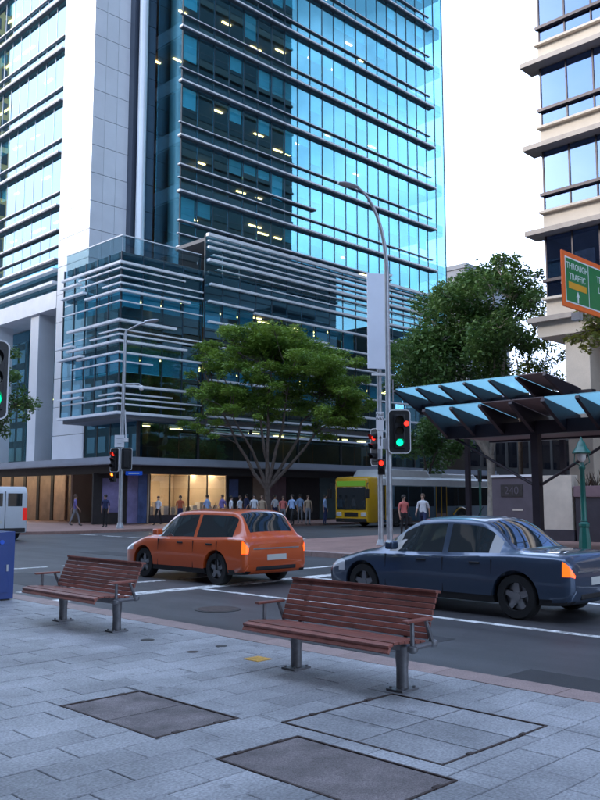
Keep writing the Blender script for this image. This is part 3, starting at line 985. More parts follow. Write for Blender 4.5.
MB().box(BX, BXE, BYS, BY, 9.35 + 4.02 * NB, 9.35 + 4.02 * NB + 1.5).build('roof', M['stone'], rb)
MB().box(BX - .3, BXE, BYS, BY + .3, 8.7, 9.348).build('soffit_band', M['stone'], rb)
for i in range(5):
    y0 = 16.75 - i * 8
    MB().box(BX + .05, BX + 1.4, y0, y0 + 1.15, 0, 8.698).build('column', M['stone'], rb, bevel=.03)
for i in range(14):
    piece('lobby_pane', rb, BX + 2.0, BX + 2.03, 15.9 - i * 1.6, 17.44 - i * 1.6, .1, 8.6, M['glass_dark'])
    piece('lobby_post', rb, BX + 1.94, BX + 2.08, 15.82 - i * 1.6, 15.9 - i * 1.6, .1, 8.6, M['galv'])
MB().box(BX + 2.1, BXE - 2, BY - 2.0, BY - 1.9, 0, 8.69).build('lobby_side', M['glass_dark'], rb)

MB().box(BX + 4.2, BX + 4.5, BYS + 4, BY - .6, 0, 8.69).build('lobby_wall', M['stone_dark'], rb)
for i in range(5):
    piece('lobby_post', rb, BX + 4.05, BX + 4.19, 17.7 - i * 1.2, 17.8 - i * 1.2, 0, 8.6, M['bronze'])
# forecourt walls
fw = thing('forecourt_wall', 'grey granite sign wall with raised letters below the steel canopy', 'wall', (29.3, 17.2, 0))
MB().box(29.0, 29.5, 16.55, 18.35, .28, 2.36).build('wall_slab', M['signwall'], fw, bevel=.01)
MB().box(28.95, 29.55, 16.5, 18.4, 0, .278).build('plinth', M['plinth'], fw)
MB().box(28.96, 29.54, 16.52, 18.38, 2.362, 2.45).build('coping', M['fin'], fw)
MB().box(28.975, 28.998, 17.0, 17.95, 1.62, 2.08).build('sign_plate', M['iron'], fw)
text_mesh('240', .42, M['signwall'], 'street_number', fw, frame((28.97, 17.47, 1.84), (0, -1, 0)))
MB().box(28.985, 28.998, 17.02, 17.45, 1.08, 1.15).build('letter_slot', M['whitestone'], fw)
fw2 = thing('forecourt_wall', 'pale travertine panel wall standing right of the canopy post', 'wall', (29.3, 15.7, 0))
MB().box(29.0, 29.5, 15.0, 16.2, .4, 2.4).build('wall_slab', M['whitestone'], fw2, bevel=.01)
MB().box(28.97, 29.53, 14.96, 16.25, 0, .398).build('plinth', M['plinth'], fw2)
pl = thing('planter_box', 'mauve raised planter with dark spiky plants beside the green lamp', 'planter', (29.6, 13.7, 0))
MB().box(29.05, 30.6, 12.2, 14.9, .0, 1.6).build('planter_base', M['plinth'], pl, bevel=.01)
MB().box(29.0, 30.65, 12.15, 14.93, 1.602, 2.0).build('planter_rim', M['mauve'], pl, bevel=.01)
pb = MB()
for i in range(120):
    bx, by = random.uniform(29.2, 30.4), random.uniform(12.4, 14.8)
    a = random.uniform(0, 6.28)
    h = random.uniform(.3, .65)
    l = random.uniform(.1, .35)
    dx, dy = math.cos(a), math.sin(a)
    pb.add([(bx - dy * .03, by + dx * .03, 1.98), (bx + dy * .03, by - dx * .03, 1.98), (bx + dx * l + dy * .02, by + dy * l - dx * .02, 1.98 + h * .7), (bx + dx * l * 1.3, by + dy * l * 1.3, 1.98 + h), (bx + dx * l - dy * .02, by + dy * l + dx * .02, 1.98 + h * .7)], [(0, 1, 2, 3, 4)])
stuff(pb.build('spiky_leaves', M['leaf_d'], pl))

# ------------------------------------------------------------------ steel and glass canopies
def canopy(label, xb, ya, yb, zb0, zb1, reach, rise, step, solid, posts, name='steel_canopy'):
    t = thing(name, label, 'canopy', (xb, (ya + yb) / 2, 0))
    MB().box(xb, xb + .35, ya, yb, zb0, zb1).build('edge_beam', M['steel'], t)
    MB().box(xb + .36, xb + 2.6, ya + .05, yb - .05, zb0 + .06, zb0 + .2).build('soffit_board', M['canopy_solid'], t)
    MB().box(xb + 2.61, xb + 2.95, ya, yb, zb0, zb1).build('rear_beam', M['steel'], t)
    n = int((yb - ya) / step)
    for i in range(n + 1):
        y = yb - .06 - i * step
        prof = [(xb + .9, zb1 + .0), (xb + .9, zb1 + .14), (xb - reach, zb1 + rise), (xb - reach, zb1 + rise - .1), (xb - .05, zb0 + .12), (xb - .05, zb0)]
        prof = [(xb + .9, zb1 + .004), (xb + .9, zb1 + .16), (xb - reach, zb1 + rise), (xb - reach - .03, zb1 + rise - .08), (xb - .004, zb0 + .05), (xb - .004, zb1 + .004)]
        MB().prism(prof, y - .06, y + .06, 'y').build('rib', M['steel'], t)
        if i < n:
            y2 = y - step
            m_ = M['canopy_solid'] if i in solid else M['canopy_glass']
            s0, s1 = (xb + .85, zb1 + .2), (xb - reach + .05, zb1 + rise + .03)
            MB().prism([s0, s1, (s1[0], s1[1] + .03), (s0[0], s0[1] + .03)], y2 + .02, y - .02, 'y').build('glass_panel' if i not in solid else 'board_panel', m_, t)
    for y in posts:
        MB().box(xb + .06, xb + .3, y - .12, y + .12, 0, zb0 - .002).build('post', M['steel'], t)
        MB().box(xb - .02, xb + .38, y - .2, y + .2, 0, .04).build('base_plate', M['steel'], t)
        for s in (-1, 1):
            MB().tube([(xb + .18, y + s * .1, 1.95), (xb + .18, y + s * 3.0, zb0 + .05)], [.045, .045], 8).build('brace', M['steel'], t)
    return t
canopy('low dark steel canopy with upswept pale glass panels on braced post', 23.2, 2.0, 16.4, 3.5, 3.9, 1.25, .5, 1.05, (2, 3), (13.2, 6.5))
c2 = canopy('higher glass canopy of upswept blue panels near the cream office block', 30.9, 15.0, 23.2, 5.3, 5.75, 1.9, .5, 1.2, (5, 6), ())
for y in (17.6, 22.4):
    MB().box(33.3, 33.5, y - .1, y + .1, 0, 5.2).build('post', M['steel'], c2)

# ================================================================== OTHER BUILDINGS
def plain_block(name, label, x0, x1, y0, y1, h, wall, bay, storey, face, wmat, cat='building', z0=0):
    t = thing(name, label, cat, ((x0 + x1) / 2, (y0 + y1) / 2, 0))
    MB().box(x0, x1, y0, y1, z0, h).build('wall', wall, t)
    w = MB()
    nz = int((h - 4) / storey)
    if face in ('+x', '-x'):
        ny = int((y1 - y0) / bay)
        xf = x1 if face == '+x' else x0
        s = 1 if face == '+x' else -1
        for i in range(ny):
            for k in range(nz):
                a = y0 + i * bay + bay * .15
                w.box(*sorted((xf - s * .2, xf + s * .04)), a, a + bay * .7, 4 + k * storey + .5, 4 + k * storey + storey - .7)
    else:
        nx = int((x1 - x0) / bay)
        yf = y1 if face == '+y' else y0
        s = 1 if face == '+y' else -1
        for i in range(nx):
            for k in range(nz):
                a = x0 + i * bay + bay * .15
                w.box(a, a + bay * .7, *sorted((yf - s * .2, yf + s * .04)), 4 + k * storey + .5, 4 + k * storey + storey - .7)
    stuff(w.build('windows', wmat, t))
    MB().box(x0 - .2, x1 + .2, y0 - .2, y1 + .2, h, h + .8).build('parapet', wall, t)
    return t
plain_block('street_block', 'taller dark brick block mirrored in the podium corner glass', -24, -6, 60, 164, 38, M['brick_dark'], 3, 3.6, '+x', M['glass_dark'])
plain_block('street_block', 'low dark brick block mirrored in the lowest cream block windows', -24, -6, -40, 59.5, 27, M['brick_dark'], 3, 3.6, '+x', M['glass_dark'])
plain_block('corner_tower', 'tower with yellow stone bays mirrored in the left tower windows', -16, -6, 166, 190, 110, M['yellow_stone'], 2.5, 3.7, '-y', M['glass_dark'])
ft = plain_block('far_tower', 'distant grey office tower rising just above the street trees', 126, 140, 84, 98, 42.5, M['far_grey'], 2.4, 3.6, '-x', M['glass_dark'])
plain_block('street_block', 'grey stone block along the cross street mirrored in the right podium glass', 84, 132, -25, 18.5, 23, M['stone_dark'], 3, 3.6, '+y', M['glass_dark'])
plain_block('low_block', 'low dark glazed building behind the steel canopy past the tower', 66.5, 118, 44.5, 62, 9.5, M['stone_dark'], 2.2, 4.4, '-y', M['glass_dark'])
plain_block('end_block', 'grey building closing the cross street behind the trees', 120, 140, 10, 46, 9.5, M['brick_dark'], 3, 3.6, '-x', M['glass_dark'])

# ================================================================== TREES
def crown_mesh(clumps, per, size, aspect, flat, m_, name, parent):
    """clumps: (x,y,z,rx,rz); leaf faces spread through each clump"""
    V, off = [], org(parent)
    for (cx, cy, cz, rx, rz) in clumps:
        n = int(per * (rx / 1.0) ** 1.6)
        u = rng.normal(size=(n, 3))
        u /= np.linalg.norm(u, axis=1)[:, None]
        r = rng.uniform(.15, 1, n) ** 0.55
        c = u * r[:, None] * np.array([rx, rx, rz]) + np.array([cx, cy, cz]) + rng.normal(size=(n, 3)) * .05
        d1 = rng.normal(size=(n, 3))
        d1[:, 2] *= flat
        d1[:, 2] -= .25 * r
        d1 += u * .7 * np.array([1, 1, .4])
        d1 /= np.linalg.norm(d1, axis=1)[:, None]
        up = rng.normal(size=(n, 3)) * .55 + np.array([0, 0, 1.0])
        d2 = np.cross(d1, up)
        d2 /= np.maximum(np.linalg.norm(d2, axis=1), 1e-6)[:, None]
        L_ = size * rng.uniform(.4, 1.5, n)[:, None]
        W_ = L_ * aspect
        q = np.stack([c - d1 * L_ * .5, c - d2 * W_ * .5 + d1 * L_ * .05, c + d1 * L_ * .5, c + d2 * W_ * .5 + d1 * L_ * .05], axis=1)
        V.append(q.reshape(-1, 3))
    V = np.concatenate(V) - np.array(off)
    n = len(V) // 4
    me = bpy.data.meshes.new(name)
    me.vertices.add(len(V))
    me.vertices.foreach_set('co', V.ravel().astype('f'))
    me.loops.add(len(V))
    me.loops.foreach_set('vertex_index', np.arange(len(V), dtype='i'))
    me.polygons.add(n)
    me.polygons.foreach_set('loop_start', np.arange(0, len(V), 4, dtype='i'))
    me.update(calc_edges=True)
    me.validate()
    me.materials.append(m_)
    o = bpy.data.objects.new(name, me)
    col.objects.link(o)
    o.parent = parent
    stuff(o)
    return o
def limb(p0, p1, bend, n=7):
    p0, p1 = Vector(p0), Vector(p1)
    pts = []
    side = Vector((random.gauss(0, 1), random.gauss(0, 1), 0)) * bend * .5
    for i in range(n):
        t = i / (n - 1)
        p = p0.lerp(p1, t) + side * math.sin(t * math.pi)
        p.z += bend * math.sin(t * math.pi) * .4
        if 0 < i < n - 1:
            p += Vector((random.gauss(0, .06), random.gauss(0, .06), random.gauss(0, .04))) * (p1 - p0).length * .25
        pts.append(p)
    return pts
def tree(label, base, fork, limbs, clumps, leaf, bark, per, size, aspect, flat, r0, name='street_tree', stems=None):
    t = thing(name, label, 'tree', base)
    b = MB()
    base = Vector(base)
    fork = Vector(fork)
    b.tube([base + Vector((0, 0, -.1)), base.lerp(fork, .15), base.lerp(fork, .55) + Vector((.05, -.04, 0)), fork], [r0 * 1.5, r0 * 1.1, r0 * .95, r0 * .9], 10)
    b.build('trunk', bark, t, smooth=True)
    paths = []
    for e in limbs:
        pts = limb(fork - Vector((0, 0, .15)), e, .35)
        k = len(pts)
        lb = MB().tube(pts, [r0 * .62 * (1 - .72 * i / (k - 1)) for i in range(k)], 8)
        lb.build('limb', bark, t, smooth=True)
        paths += pts[2:]
    tw_ = MB()
    for c in clumps:
        cv = Vector(c[:3])
        p = min(paths, key=lambda q: (q - cv).length + max(0, q.z - cv.z) * 1.2)
        pts = limb(p, cv, .2, 5)
        tw_.tube(pts, [r0 * .2, r0 * .15, r0 * .12, r0 * .08, r0 * .04], 5)
        for s in range(4):
            e = cv + Vector((random.gauss(0, .55) * c[3], random.gauss(0, .55) * c[3], random.gauss(.2, .5) * c[4]))
            tw_.tube([pts[3], pts[3].lerp(e, .5) + Vector((0, 0, .06)), e], [r0 * .1, r0 * .06, r0 * .02], 4)
    stuff(tw_.build('twigs', bark, t, smooth=True))
    crown_mesh(clumps, per, size, aspect, flat, leaf, 'crown', t)
    return t
S2 = math.sqrt(.5)
def vw(u, v, d):
    """a point of the place at depth d seen at (u,v) of the photograph"""
    a, b = (u - 300) / F_, (400 - v) / F_
    fx, z = math.cos(P_) - b * math.sin(P_), math.sin(P_) + b * math.cos(P_)
    k = d / fx
    return ((fx + a) * S2 * k, (fx - a) * S2 * k, 1.6 + z * k)

# feathery tree before the tower: flat layered clumps
D0 = 51
cl = []
for (u, v, rx) in [(215, 345, .9), (235, 338, 1.1), (262, 330, 1.3), (288, 334, 1.3), (310, 345, 1.3), (250, 350, 1.2), (280, 352, 1.3), (332, 358, 1.2), (345, 375, 1.1), (300, 368, 1.2),
                   (325, 385, 1.2), (352, 398, 1.0), (340, 412, 1.1), (318, 405, 1.0), (275, 372, 1.0), (255, 380, .9), (285, 392, .9), (240, 398, .9), (222, 388, 1.0), (205, 398, .9), (200, 380, .7),
                   (228, 408, .8), (260, 405, .8), (300, 415, .7), (330, 425, .8), (355, 420, .8), (365, 405, .6), (195, 425, .6), (203, 432, .5), (265, 418, .5), (350, 388, .9), (312, 430, .45), (228, 362, .6), (245, 366, .7), (300, 350, 1.1), (270, 345, 1.1), (205, 352, .5), (338, 395, 1.1), (262, 340, 1.2), (320, 370, 1.1)]:
    for s in range(4):
        p = vw(u + random.gauss(0, 9), v + random.gauss(0, 5), D0 + random.gauss(0, 1.9))
        cl.append((*p, rx * random.uniform(.5, .95), rx * random.uniform(.22, .4)))
for (u, v, rx) in [(225, 365, 1.6), (262, 348, 1.9), (300, 358, 2.0), (335, 385, 1.8), (300, 390, 1.8), (245, 392, 1.6), (345, 408, 1.4), (215, 400, 1.3), (275, 400, 1.5)]:
    for s in range(2):
        p = vw(u + random.gauss(0, 8), v + random.gauss(0, 6), D0 + random.gauss(0, 1.2))
        cl.append((*p, rx * .8, rx * .45))
b0 = vw(266, 523, D0)
tree('feathery light green street tree with many slender stems before the tower podium', (b0[0], b0[1], 0), vw(267, 487, D0),
     [vw(232, 415, D0 - .5), vw(250, 380, D0 + .7), vw(272, 370, D0), vw(290, 375, D0 - .8), vw(320, 395, D0 + .5), vw(340, 410, D0 - .5), vw(215, 400, D0 + .6)],
     cl, M['leaf_a'], M['bark'], 760, .25, .26, .4, .19)
# big dense trees on the right
def blobs(spec, d, jit, n, zr=.75):
    r = []
    for (u, v, rx) in spec:
        for s in range(n):
            p = vw(u + random.gauss(0, 7), v + random.gauss(0, 6), d + random.gauss(0, jit))
            r.append((*p, rx * random.uniform(.7, 1.1), rx * zr))
    return r
D1 = 47
cl = blobs([(470, 290, 1.2), (490, 285, 1.2), (510, 285, 1.0), (450, 300, 1.1), (440, 315, 1.2), (425, 335, 1.2), (415, 355, 1.1), (405, 365, .9), (440, 345, 1.3), (465, 325, 1.3), (490, 315, 1.3), (480, 350, 1.3), (455, 368, 1.2),
            (425, 375, 1.1), (500, 345, 1.1), (520, 300, 1.0), (415, 385, .9), (470, 378, 1.1), (528, 288, .7), (510, 270, .6), (485, 272, .8), (535, 275, .5), (400, 380, .8), (445, 330, 1.3), (470, 305, 1.3), (500, 330, 1.2), (430, 355, 1.3), (450, 350, 1.3), (480, 335, 1.2), (510, 315, 1.0), (440, 385, 1.0), (495, 372, .9), (515, 345, .8)], D1, 1.6, 3)
tree('large dense dark green tree with pale trunk behind the glass canopies', (vw(492, 528, D1)[0], vw(492, 528, D1)[1], 0), vw(490, 455, D1),
     [vw(440, 350, D1), vw(465, 320, D1 + .6), vw(490, 310, D1 - .6), vw(512, 300, D1), vw(420, 375, D1 + .5)], cl, M['leaf_b'], M['bark_pale'], 420, .26, .45, .6, .24)
D2 = 52
cl = blobs([(535, 320, .7), (545, 345, .7), (528, 345, .8), (540, 370, .8), (515, 360, .8), (550, 375, .7), (520, 330, .6), (548, 312, .5), (530, 385, .8), (545, 300, .7), (535, 295, .8), (548, 330, .8), (525, 375, .9), (555, 360, .7), (550, 390, .8), (540, 285, .5)], D2, 1.3, 2, .6)
tree('thin open tree with bare dark limbs beside the cream office block', (vw(520, 525, D2)[0], vw(520, 525, D2)[1], 0), vw(520, 430, D2),
     [vw(535, 330, D2), vw(548, 350, D2 + .5), vw(515, 350, D2), vw(540, 375, D2 - .5)], cl, M['leaf_e'], M['bark'], 300, .24, .4, .6, .16)
D3 = 56
cl = blobs([(430, 445, 1.0), (415, 435, 1.0), (445, 455, 1.0), (425, 425, .8), (400, 448, .8), (455, 435, .9)], D3, 1.2, 3)
tree('low dark bushy tree behind the bus roof', (vw(428, 522, D3)[0], vw(428, 522, D3)[1], 0), vw(428, 478, D3), [vw(420, 440, D3), vw(440, 445, D3)], cl, M['leaf_b'], M['bark'], 420, .27, .45, .6, .16)
D4 = 48
cl = blobs([(5, 372, .6), (15, 395, .8), (10, 410, .8), (22, 402, .7), (-12, 395, .9), (0, 425, .6), (-25, 380, 1.0), (28, 412, .35), (-20, 410, .9), (6, 355, .5)], D4, .8, 2)
tree('small dark street tree at the tower colonnade', (vw(-12, 528, D4)[0], vw(-12, 528, D4)[1], 0), vw(-12, 465, D4), [vw(5, 400, D4), vw(-15, 385, D4), vw(15, 405, D4)], cl, M['leaf_b'], M['bark'], 330, .26, .45, .6, .14)
D5 = 27
cl = blobs([(583, 318, .3), (590, 330, .4), (580, 342, .3), (600, 322, .45), (605, 340, .5), (620, 320, .7), (630, 345, .7), (645, 325, .8), (575, 338, .2)], D5, .4, 2, .6)
tree('olive leaved street tree reaching in below the road sign', (vw(640, 547, D5)[0], vw(640, 547, D5)[1], 0), vw(638, 430, D5), [vw(600, 330, D5), vw(630, 330, D5), vw(645, 325, D5)], cl, M['leaf_c'], M['bark'], 420, .2, .4, .5, .11)

# ================================================================== BENCHES
def make_bench():
    t = thing('park_bench', '', 'bench', (0, 0, 0))
    Lh = 0.865
    # local frame: bench runs along y, seat faces -x; origin on the ground at the leg line
    seat = [(-.47, .405, 60), (-.455, .435, 12), (-.385, .447, 2), (-.315, .445, 0), (-.245, .44, -2), (-.175, .433, -4), (-.105, .425, -5), (-.035, .42, -4)]
    def slat(x, z, ang, w=.062, th=.024, name='seat_slat'):
        b = MB().box(-w / 2, w / 2, -Lh, Lh, -th / 2, th / 2)
        me = b.mesh(name, M['timber'], bevel=.004)
        o = bpy.data.objects.new(name, me)
        col.objects.link(o)
        o.parent = t
        o.location = (x, 0, z)
        o.rotation_euler = (0, -R(ang), 0)
        return o
    for x, z, a in seat:
        slat(x, z, a)
    for i in range(8):
        f = i / 7
        slat(.03 + .12 * f + .02 * f * f, .455 + .325 * f, 73 + 2 * f, .043, .022, 'back_slat')
    slat(.185, .806, -8, .075, .024, 'top_slat')
    for s in (-1, 1):
        y = s * .63
        b = MB()
        b.lathe([(.052, .02), (.05, .18), (.056, .25), (.058, .36), (.045, .37)], (-.02, y, 0), 16)
        b.build('leg', M['cast'], t, smooth=True)
        b = MB().box(-.13, .09, y - .085, y + .085, 0, .018)
        for ax in (-.1, .06):
            for ay in (-.06, .06):
                b.lathe([(.013, .018), (.013, .032), (.006, .034)], (ax, y + ay, 0), 6)
        b.build('foot_plate', M['cast'], t)
        b = MB().prism([(-.47, .375), (-.48, .395), (-.38, .43), (-.04, .403), (.03, .43), (.165, .785), (.19, .78), (.06, .40), (.06, .36), (.0, .33), (-.08, .33), (-.3, .37)], y - .022, y + .022, 'y')
        b.build('bracket', M['cast'], t, bevel=.004, seg=1)
        ya = s * (Lh + .015)
        b = MB()
        b.tube([(-.2, ya, .36), (-.2, ya, .592)], [.019, .017], 8)
        b.tube([(.07, ya, .40), (-.02, ya, .592)], [.019, .017], 8)
        b.tube([(-.2, ya, .39), (.08, ya, .40)], [.024, .024], 8)
        b.lathe([(.02, -.03), (.042, -.02), (.046, .0), (.042, .02), (.02, .03)], (-.2, ya, .38), 10)
        b.lathe([(.02, -.03), (.042, -.02), (.046, .0), (.042, .02), (.02, .03)], (.07, ya, .40), 10)
        b.build('arm_bracket', M['cast'], t, smooth=True)
        MB().box(-.3, .05, ya - .03, ya + .03, 0.592, .616).build('arm_rest', M['timber'], t, bevel=.008)
    return t
bench = make_bench()
bench.location = (5.80, 5.20, 0)
bench['label'] = 'reddish brown slatted timber bench beside the slab filled access cover'
bench['group'] = 'street benches along the kerb'
b2 = copy_tree(bench)
b2.location = (5.84, 9.56, 0)
b2['label'] = 'reddish brown slatted timber bench next to the blue street cabinet'

# ================================================================== STREET FURNITURE
# blue cabinet
bc = thing('street_cabinet', 'glossy blue street cabinet with curved top behind the left bench', 'cabinet', (6.0, 13.1, 0))
prof = [(5.55, .02), (6.42, .02), (6.42, 1.06)] + [(6.42 - .87 * k / 8, 1.06 - .12 * (k / 8) ** 2 * 1.0) for k in range(1, 9)]
MB().prism(prof, 12.78, 13.35, 'y').build('body', M['blue'], bc, bevel=.008)
MB().box(5.6, 6.38, 12.82, 13.3, 0, .02).build('base', M['iron'], bc)
MB().box(5.62, 6.32, 12.768, 12.778, .12, .86).build('door', M['blue'], bc, bevel=.003)
MB().box(6.28, 6.31, 12.755, 12.767, .45, .55).build('lock', M['galv'], bc)
MB().cyl((6.2, 12.776, .9), (6.2, 12.765, .9), .035, n=20).build('emblem_ring', M['bluesign'], bc)

def signal_head(t, c, face, n=3, lit=None, board=True, scale=1.0, name='signal_head', bw=.34, lr=.105):
    """c: centre; face: unit xy direction the lenses look to"""
    f = Vector((face[0], face[1], 0)).normalized()
    r = Vector((-f.y, f.x, 0))
    c = Vector(c)
    s = scale
    H_ = .34 * n * s / 2
    def obox(w0, w1, d0, d1, z0, z1, b, mi=0):
        vs = [c + r * w + f * d + Vector((0, 0, z)) for z in (z0, z1) for d in (d0, d1) for w in (w0, w1)]
        b.add(vs, [(0, 2, 3, 1), (4, 5, 7, 6), (0, 1, 5, 4), (2, 6, 7, 3), (0, 4, 6, 2), (1, 3, 7, 5)], mi)
    b = MB()
    obox(-.16 * s, .16 * s, -.12, .08, -H_, H_, b)
    head = b.build(name, M['black'], t, bevel=.015)
    if board:
        def rr(w, h, rad, dz):
            pts = []
            for cx, cy, a0 in ((w - rad, h - rad, 0), (-w + rad, h - rad, 90), (-w + rad, -h + rad, 180), (w - rad, -h + rad, 270)):
                for k in range(6):
                    a = R(a0 + k * 18)
                    pts.append((cx + rad * math.cos(a), cy + rad * math.sin(a)))
            return [c + r * p[0] + Vector((0, 0, p[1])) + f * dz for p in pts]
        o_, i_ = (bw * s, H_ + .16 * s, .13 * s), ((bw - .025) * s, H_ + .135 * s, .11 * s)
        n_ = 24
        b = MB()
        A, B = rr(*i_, -.02), rr(*i_, .0)
        b.add(A + B, [tuple(range(n_)), tuple(reversed(range(n_, 2 * n_)))] + [(k, (k + 1) % n_, (k + 1) % n_ + n_, k + n_) for k in range(n_)])
        b.build('target_board', M['black'], head)
        b = MB()
        A, B, C_, D_ = rr(*i_, .004), rr(*o_, .004), rr(*i_, -.024), rr(*o_, -.024)
        fs = []
        for k in range(n_):
            k2 = (k + 1) % n_
            fs += [(k, k2, n_ + k2, n_ + k), (2 * n_ + k, 3 * n_ + k, 3 * n_ + k2, 2 * n_ + k2), (n_ + k, n_ + k2, 3 * n_ + k2, 3 * n_ + k), (k, 2 * n_ + k, 2 * n_ + k2, k2)]
        b.add(A + B + C_ + D_, fs)
        b.build('board_edge', M['whiteedge'], head)
    for k in range(n):
        z = H_ - .17 * s - k * .34 * s
        p = c + Vector((0, 0, z))
        m_ = (lit or {}).get(k, M['lens_off'])
        MB().cyl(p + f * .081, p + f * .10, lr * s, n=18).build('lens', m_, head)
        # visor: open half tube
        vs, fs = [], []
        for j in range(13):
            a = R(-30 + j * 20)
            q = p + r * (.125 * s * math.cos(a)) + Vector((0, 0, .125 * s * math.sin(a)))
            ln = .24 * s * (.55 + .45 * math.sin(max(0, min(math.pi, a))))
            vs += [q + f * .08, q + f * (.08 + ln)]
        for j in range(12):
            fs.append((2 * j, 2 * j + 2, 2 * j + 3, 2 * j + 1))
        MB().add(vs, fs).build('visor', M['black'], head)
    return head
def ped_head(t, c, face, m_):
    h = signal_head(t, c, face, 2, {0: m_}, False, .75, 'pedestrian_signal')
    return h

TOCAM = (-.75, -.66)
# near-left signal, pole just outside the frame
t = thing('traffic_light', 'near green traffic light with white edged board above the blue cabinet', 'traffic light', (5.95, 13.85, 0))
MB().cyl((5.95, 13.85, 0), (5.95, 13.85, 4.6), .07, n=16).build('pole', M['galv'], t, smooth=True)
MB().lathe([(.16, 0), (.16, .03), (.08, .05)], (5.95, 13.85, 0)).build('base_plate', M['galv'], t)
signal_head(t, (6.29, 13.51, 3.55), (-.3, -.95), 3, {2: M['lens_green']}, bw=.25, lr=.13)
MB().cyl((5.95, 13.85, 3.9), (6.3, 13.6, 3.9), .025, n=8).build('mount_arm', M['galv'], t)

# twin poles by the bus
P1 = vw(390, 549, 26)
P1 = (P1[0], P1[1])
t = thing('street_light', 'tall street light with curved arm carrying a traffic signal by the corner', 'street light', (P1[0], P1[1], 0))
q = Vector((P1[0], P1[1], 0))
pts = [q, q + Vector((0, 0, 4)), q + Vector((0, 0, 8.6))]
rad = [.095, .085, .07]
hd = Vector(vw(352, 185, 25.3))
top = pts[-1]
for k in range(1, 9):
    a = k / 8 * math.pi / 2 * .93
    dv = hd - top
    pts.append(Vector((top.x + dv.x * (1 - math.cos(a)), top.y + dv.y * (1 - math.cos(a)), top.z + dv.z * math.sin(a))))
    rad.append(.068 - k * .004)
MB().tube(pts, rad, 14).build('pole', M['galv'], t, smooth=True)
dl = Vector((hd.x - top.x, hd.y - top.y, 0)).normalized()
b = MB()
hp = pts[-1]
ring = [(-.1, .05, .04), (.08, .1, .06), (.3, .15, .07), (.5, .14, .06), (.66, .06, .03)]
vs, fs = [], []
sd = Vector((-dl.y, dl.x, 0))
for (s_, w_, h_) in ring:
    for k in range(12):
        a = 2 * math.pi * k / 12
        vs.append(hp + dl * s_ + sd * w_ * math.cos(a) + Vector((0, 0, h_ * math.sin(a) - .01)))
for i in range(4):
    for k in range(12):
        fs.append((i * 12 + k, i * 12 + (k + 1) % 12, (i + 1) * 12 + (k + 1) % 12, (i + 1) * 12 + k))
fs += [tuple(range(12)), tuple(range(48, 60))]
b.add(vs, fs)
b.build('lamp_head', M['galv'], t, smooth=True)
MB().lathe([(.18, 0), (.18, .04), (.11, .3), (.1, .32)], (q.x, q.y, 0)).build('base_plate', M['galv'], t)
hc = vw(399.5, 431.5, 25.8)
sh = signal_head(t, hc, TOCAM, 3, {2: M['lens_green']})
fv = Vector((*TOCAM, 0)).normalized()
rp = Vector(vw(406.5, 423.5, 25.5))
b = MB().cyl(rp, rp + fv * .03, .075, n=14)
b.build('lens', M['lens_red'], sh)
MB().cyl(rp - fv * .06, rp - fv * .002, .1, n=14).build('arrow_housing', M['black'], sh)
MB().box(q.x - .11, q.x + .11, q.y - .11, q.y + .11, 3.05, 3.4).build('junction_box', M['galv'], t, bevel=.01)
MB().tube([q + Vector((.06, -.14, 4.5)), q + Vector((.06, -.14, 5.2))], [.02, .02], 6).build('conduit', M['galv'], t)

P2 = vw(381, 545, 28.5)
q2 = Vector((P2[0], P2[1], 0))
t = thing('sign_pole', 'grey pole with tall blank pale panel, one way plate and red signals', 'sign pole', tuple(q2))
MB().tube([q2, q2 + Vector((0, 0, 9.2))], [.085, .075], 14).build('pole', M['galv'], t, smooth=True)
MB().lathe([(.16, 0), (.16, .04), (.1, .2)], tuple(q2)).build('base_plate', M['galv'], t)
cr_ = Vector((1, -1, 0)).normalized()
cf = Vector((-1, -1, 0)).normalized()
def oriented(cen, w, h, dpt, rt=cr_, up=Vector((0, 0, 1)), b=None):
    cen = Vector(cen)
    fw_ = rt.cross(up)
    vs = [cen + rt * sx * w / 2 + up * sz * h / 2 + fw_ * sy * dpt / 2 for sz in (-1, 1) for sy in (-1, 1) for sx in (-1, 1)]
    return (b or MB()).add(vs, [(0, 2, 3, 1), (4, 5, 7, 6), (0, 1, 5, 4), (2, 6, 7, 3), (0, 4, 6, 2), (1, 3, 7, 5)])
pc = vw(377.7, 321, 28.3)
pr = Vector((.86, -.5, 0)).normalized()
oriented(pc, .74, 3.28, .06, pr).build('blank_panel', M['panelback'], t, bevel=.01)
oriented(vw(379, 374.5, 28.4), .5, .08, .08, pr).build('panel_clamp', M['galv'], t)
oriented(vw(388, 275, 28.4), .3, .06, .06, pr).build('panel_clamp', M['galv'], t)
sp = vw(380, 421, 28.2)
s_o = oriented(sp, .26, .62, .02).build('one_way_plate', M['signwhite'], t)
fm = frame(Vector(sp) + cf * .014 + Vector((0, 0, .2)), cr_)
text_mesh('ONE', .13, M['signblack'], 'plate_text', s_o, fm)
text_mesh('WAY', .13, M['signblack'], 'plate_text', s_o, frame(Vector(sp) + cf * .014 + Vector((0, 0, .07)), cr_))
sp2 = vw(380.5, 440, 28.2)
s_o = oriented(sp2, .17, .6, .02).build('notice_plate', M['signwhite'], t)
MB().add([Vector(sp2) + cf * .012 + cr_ * a + Vector((0, 0, z)) for a, z in ((-.015, -.2), (.015, -.2), (.015, .05), (.05, .05), (0, .16), (-.05, .05), (-.015, .05))], [(0, 1, 2, 6), (3, 4, 5)]).build('plate_arrow', M['signblack'], s_o)
sg = signal_head(t, vw(376, 447, 28.7), (-.96, .28), 3, {0: M['lens_red']}, True, .95)
ped_head(t, vw(381.5, 467, 28.2), (-.8, -.6), M['lens_red'])

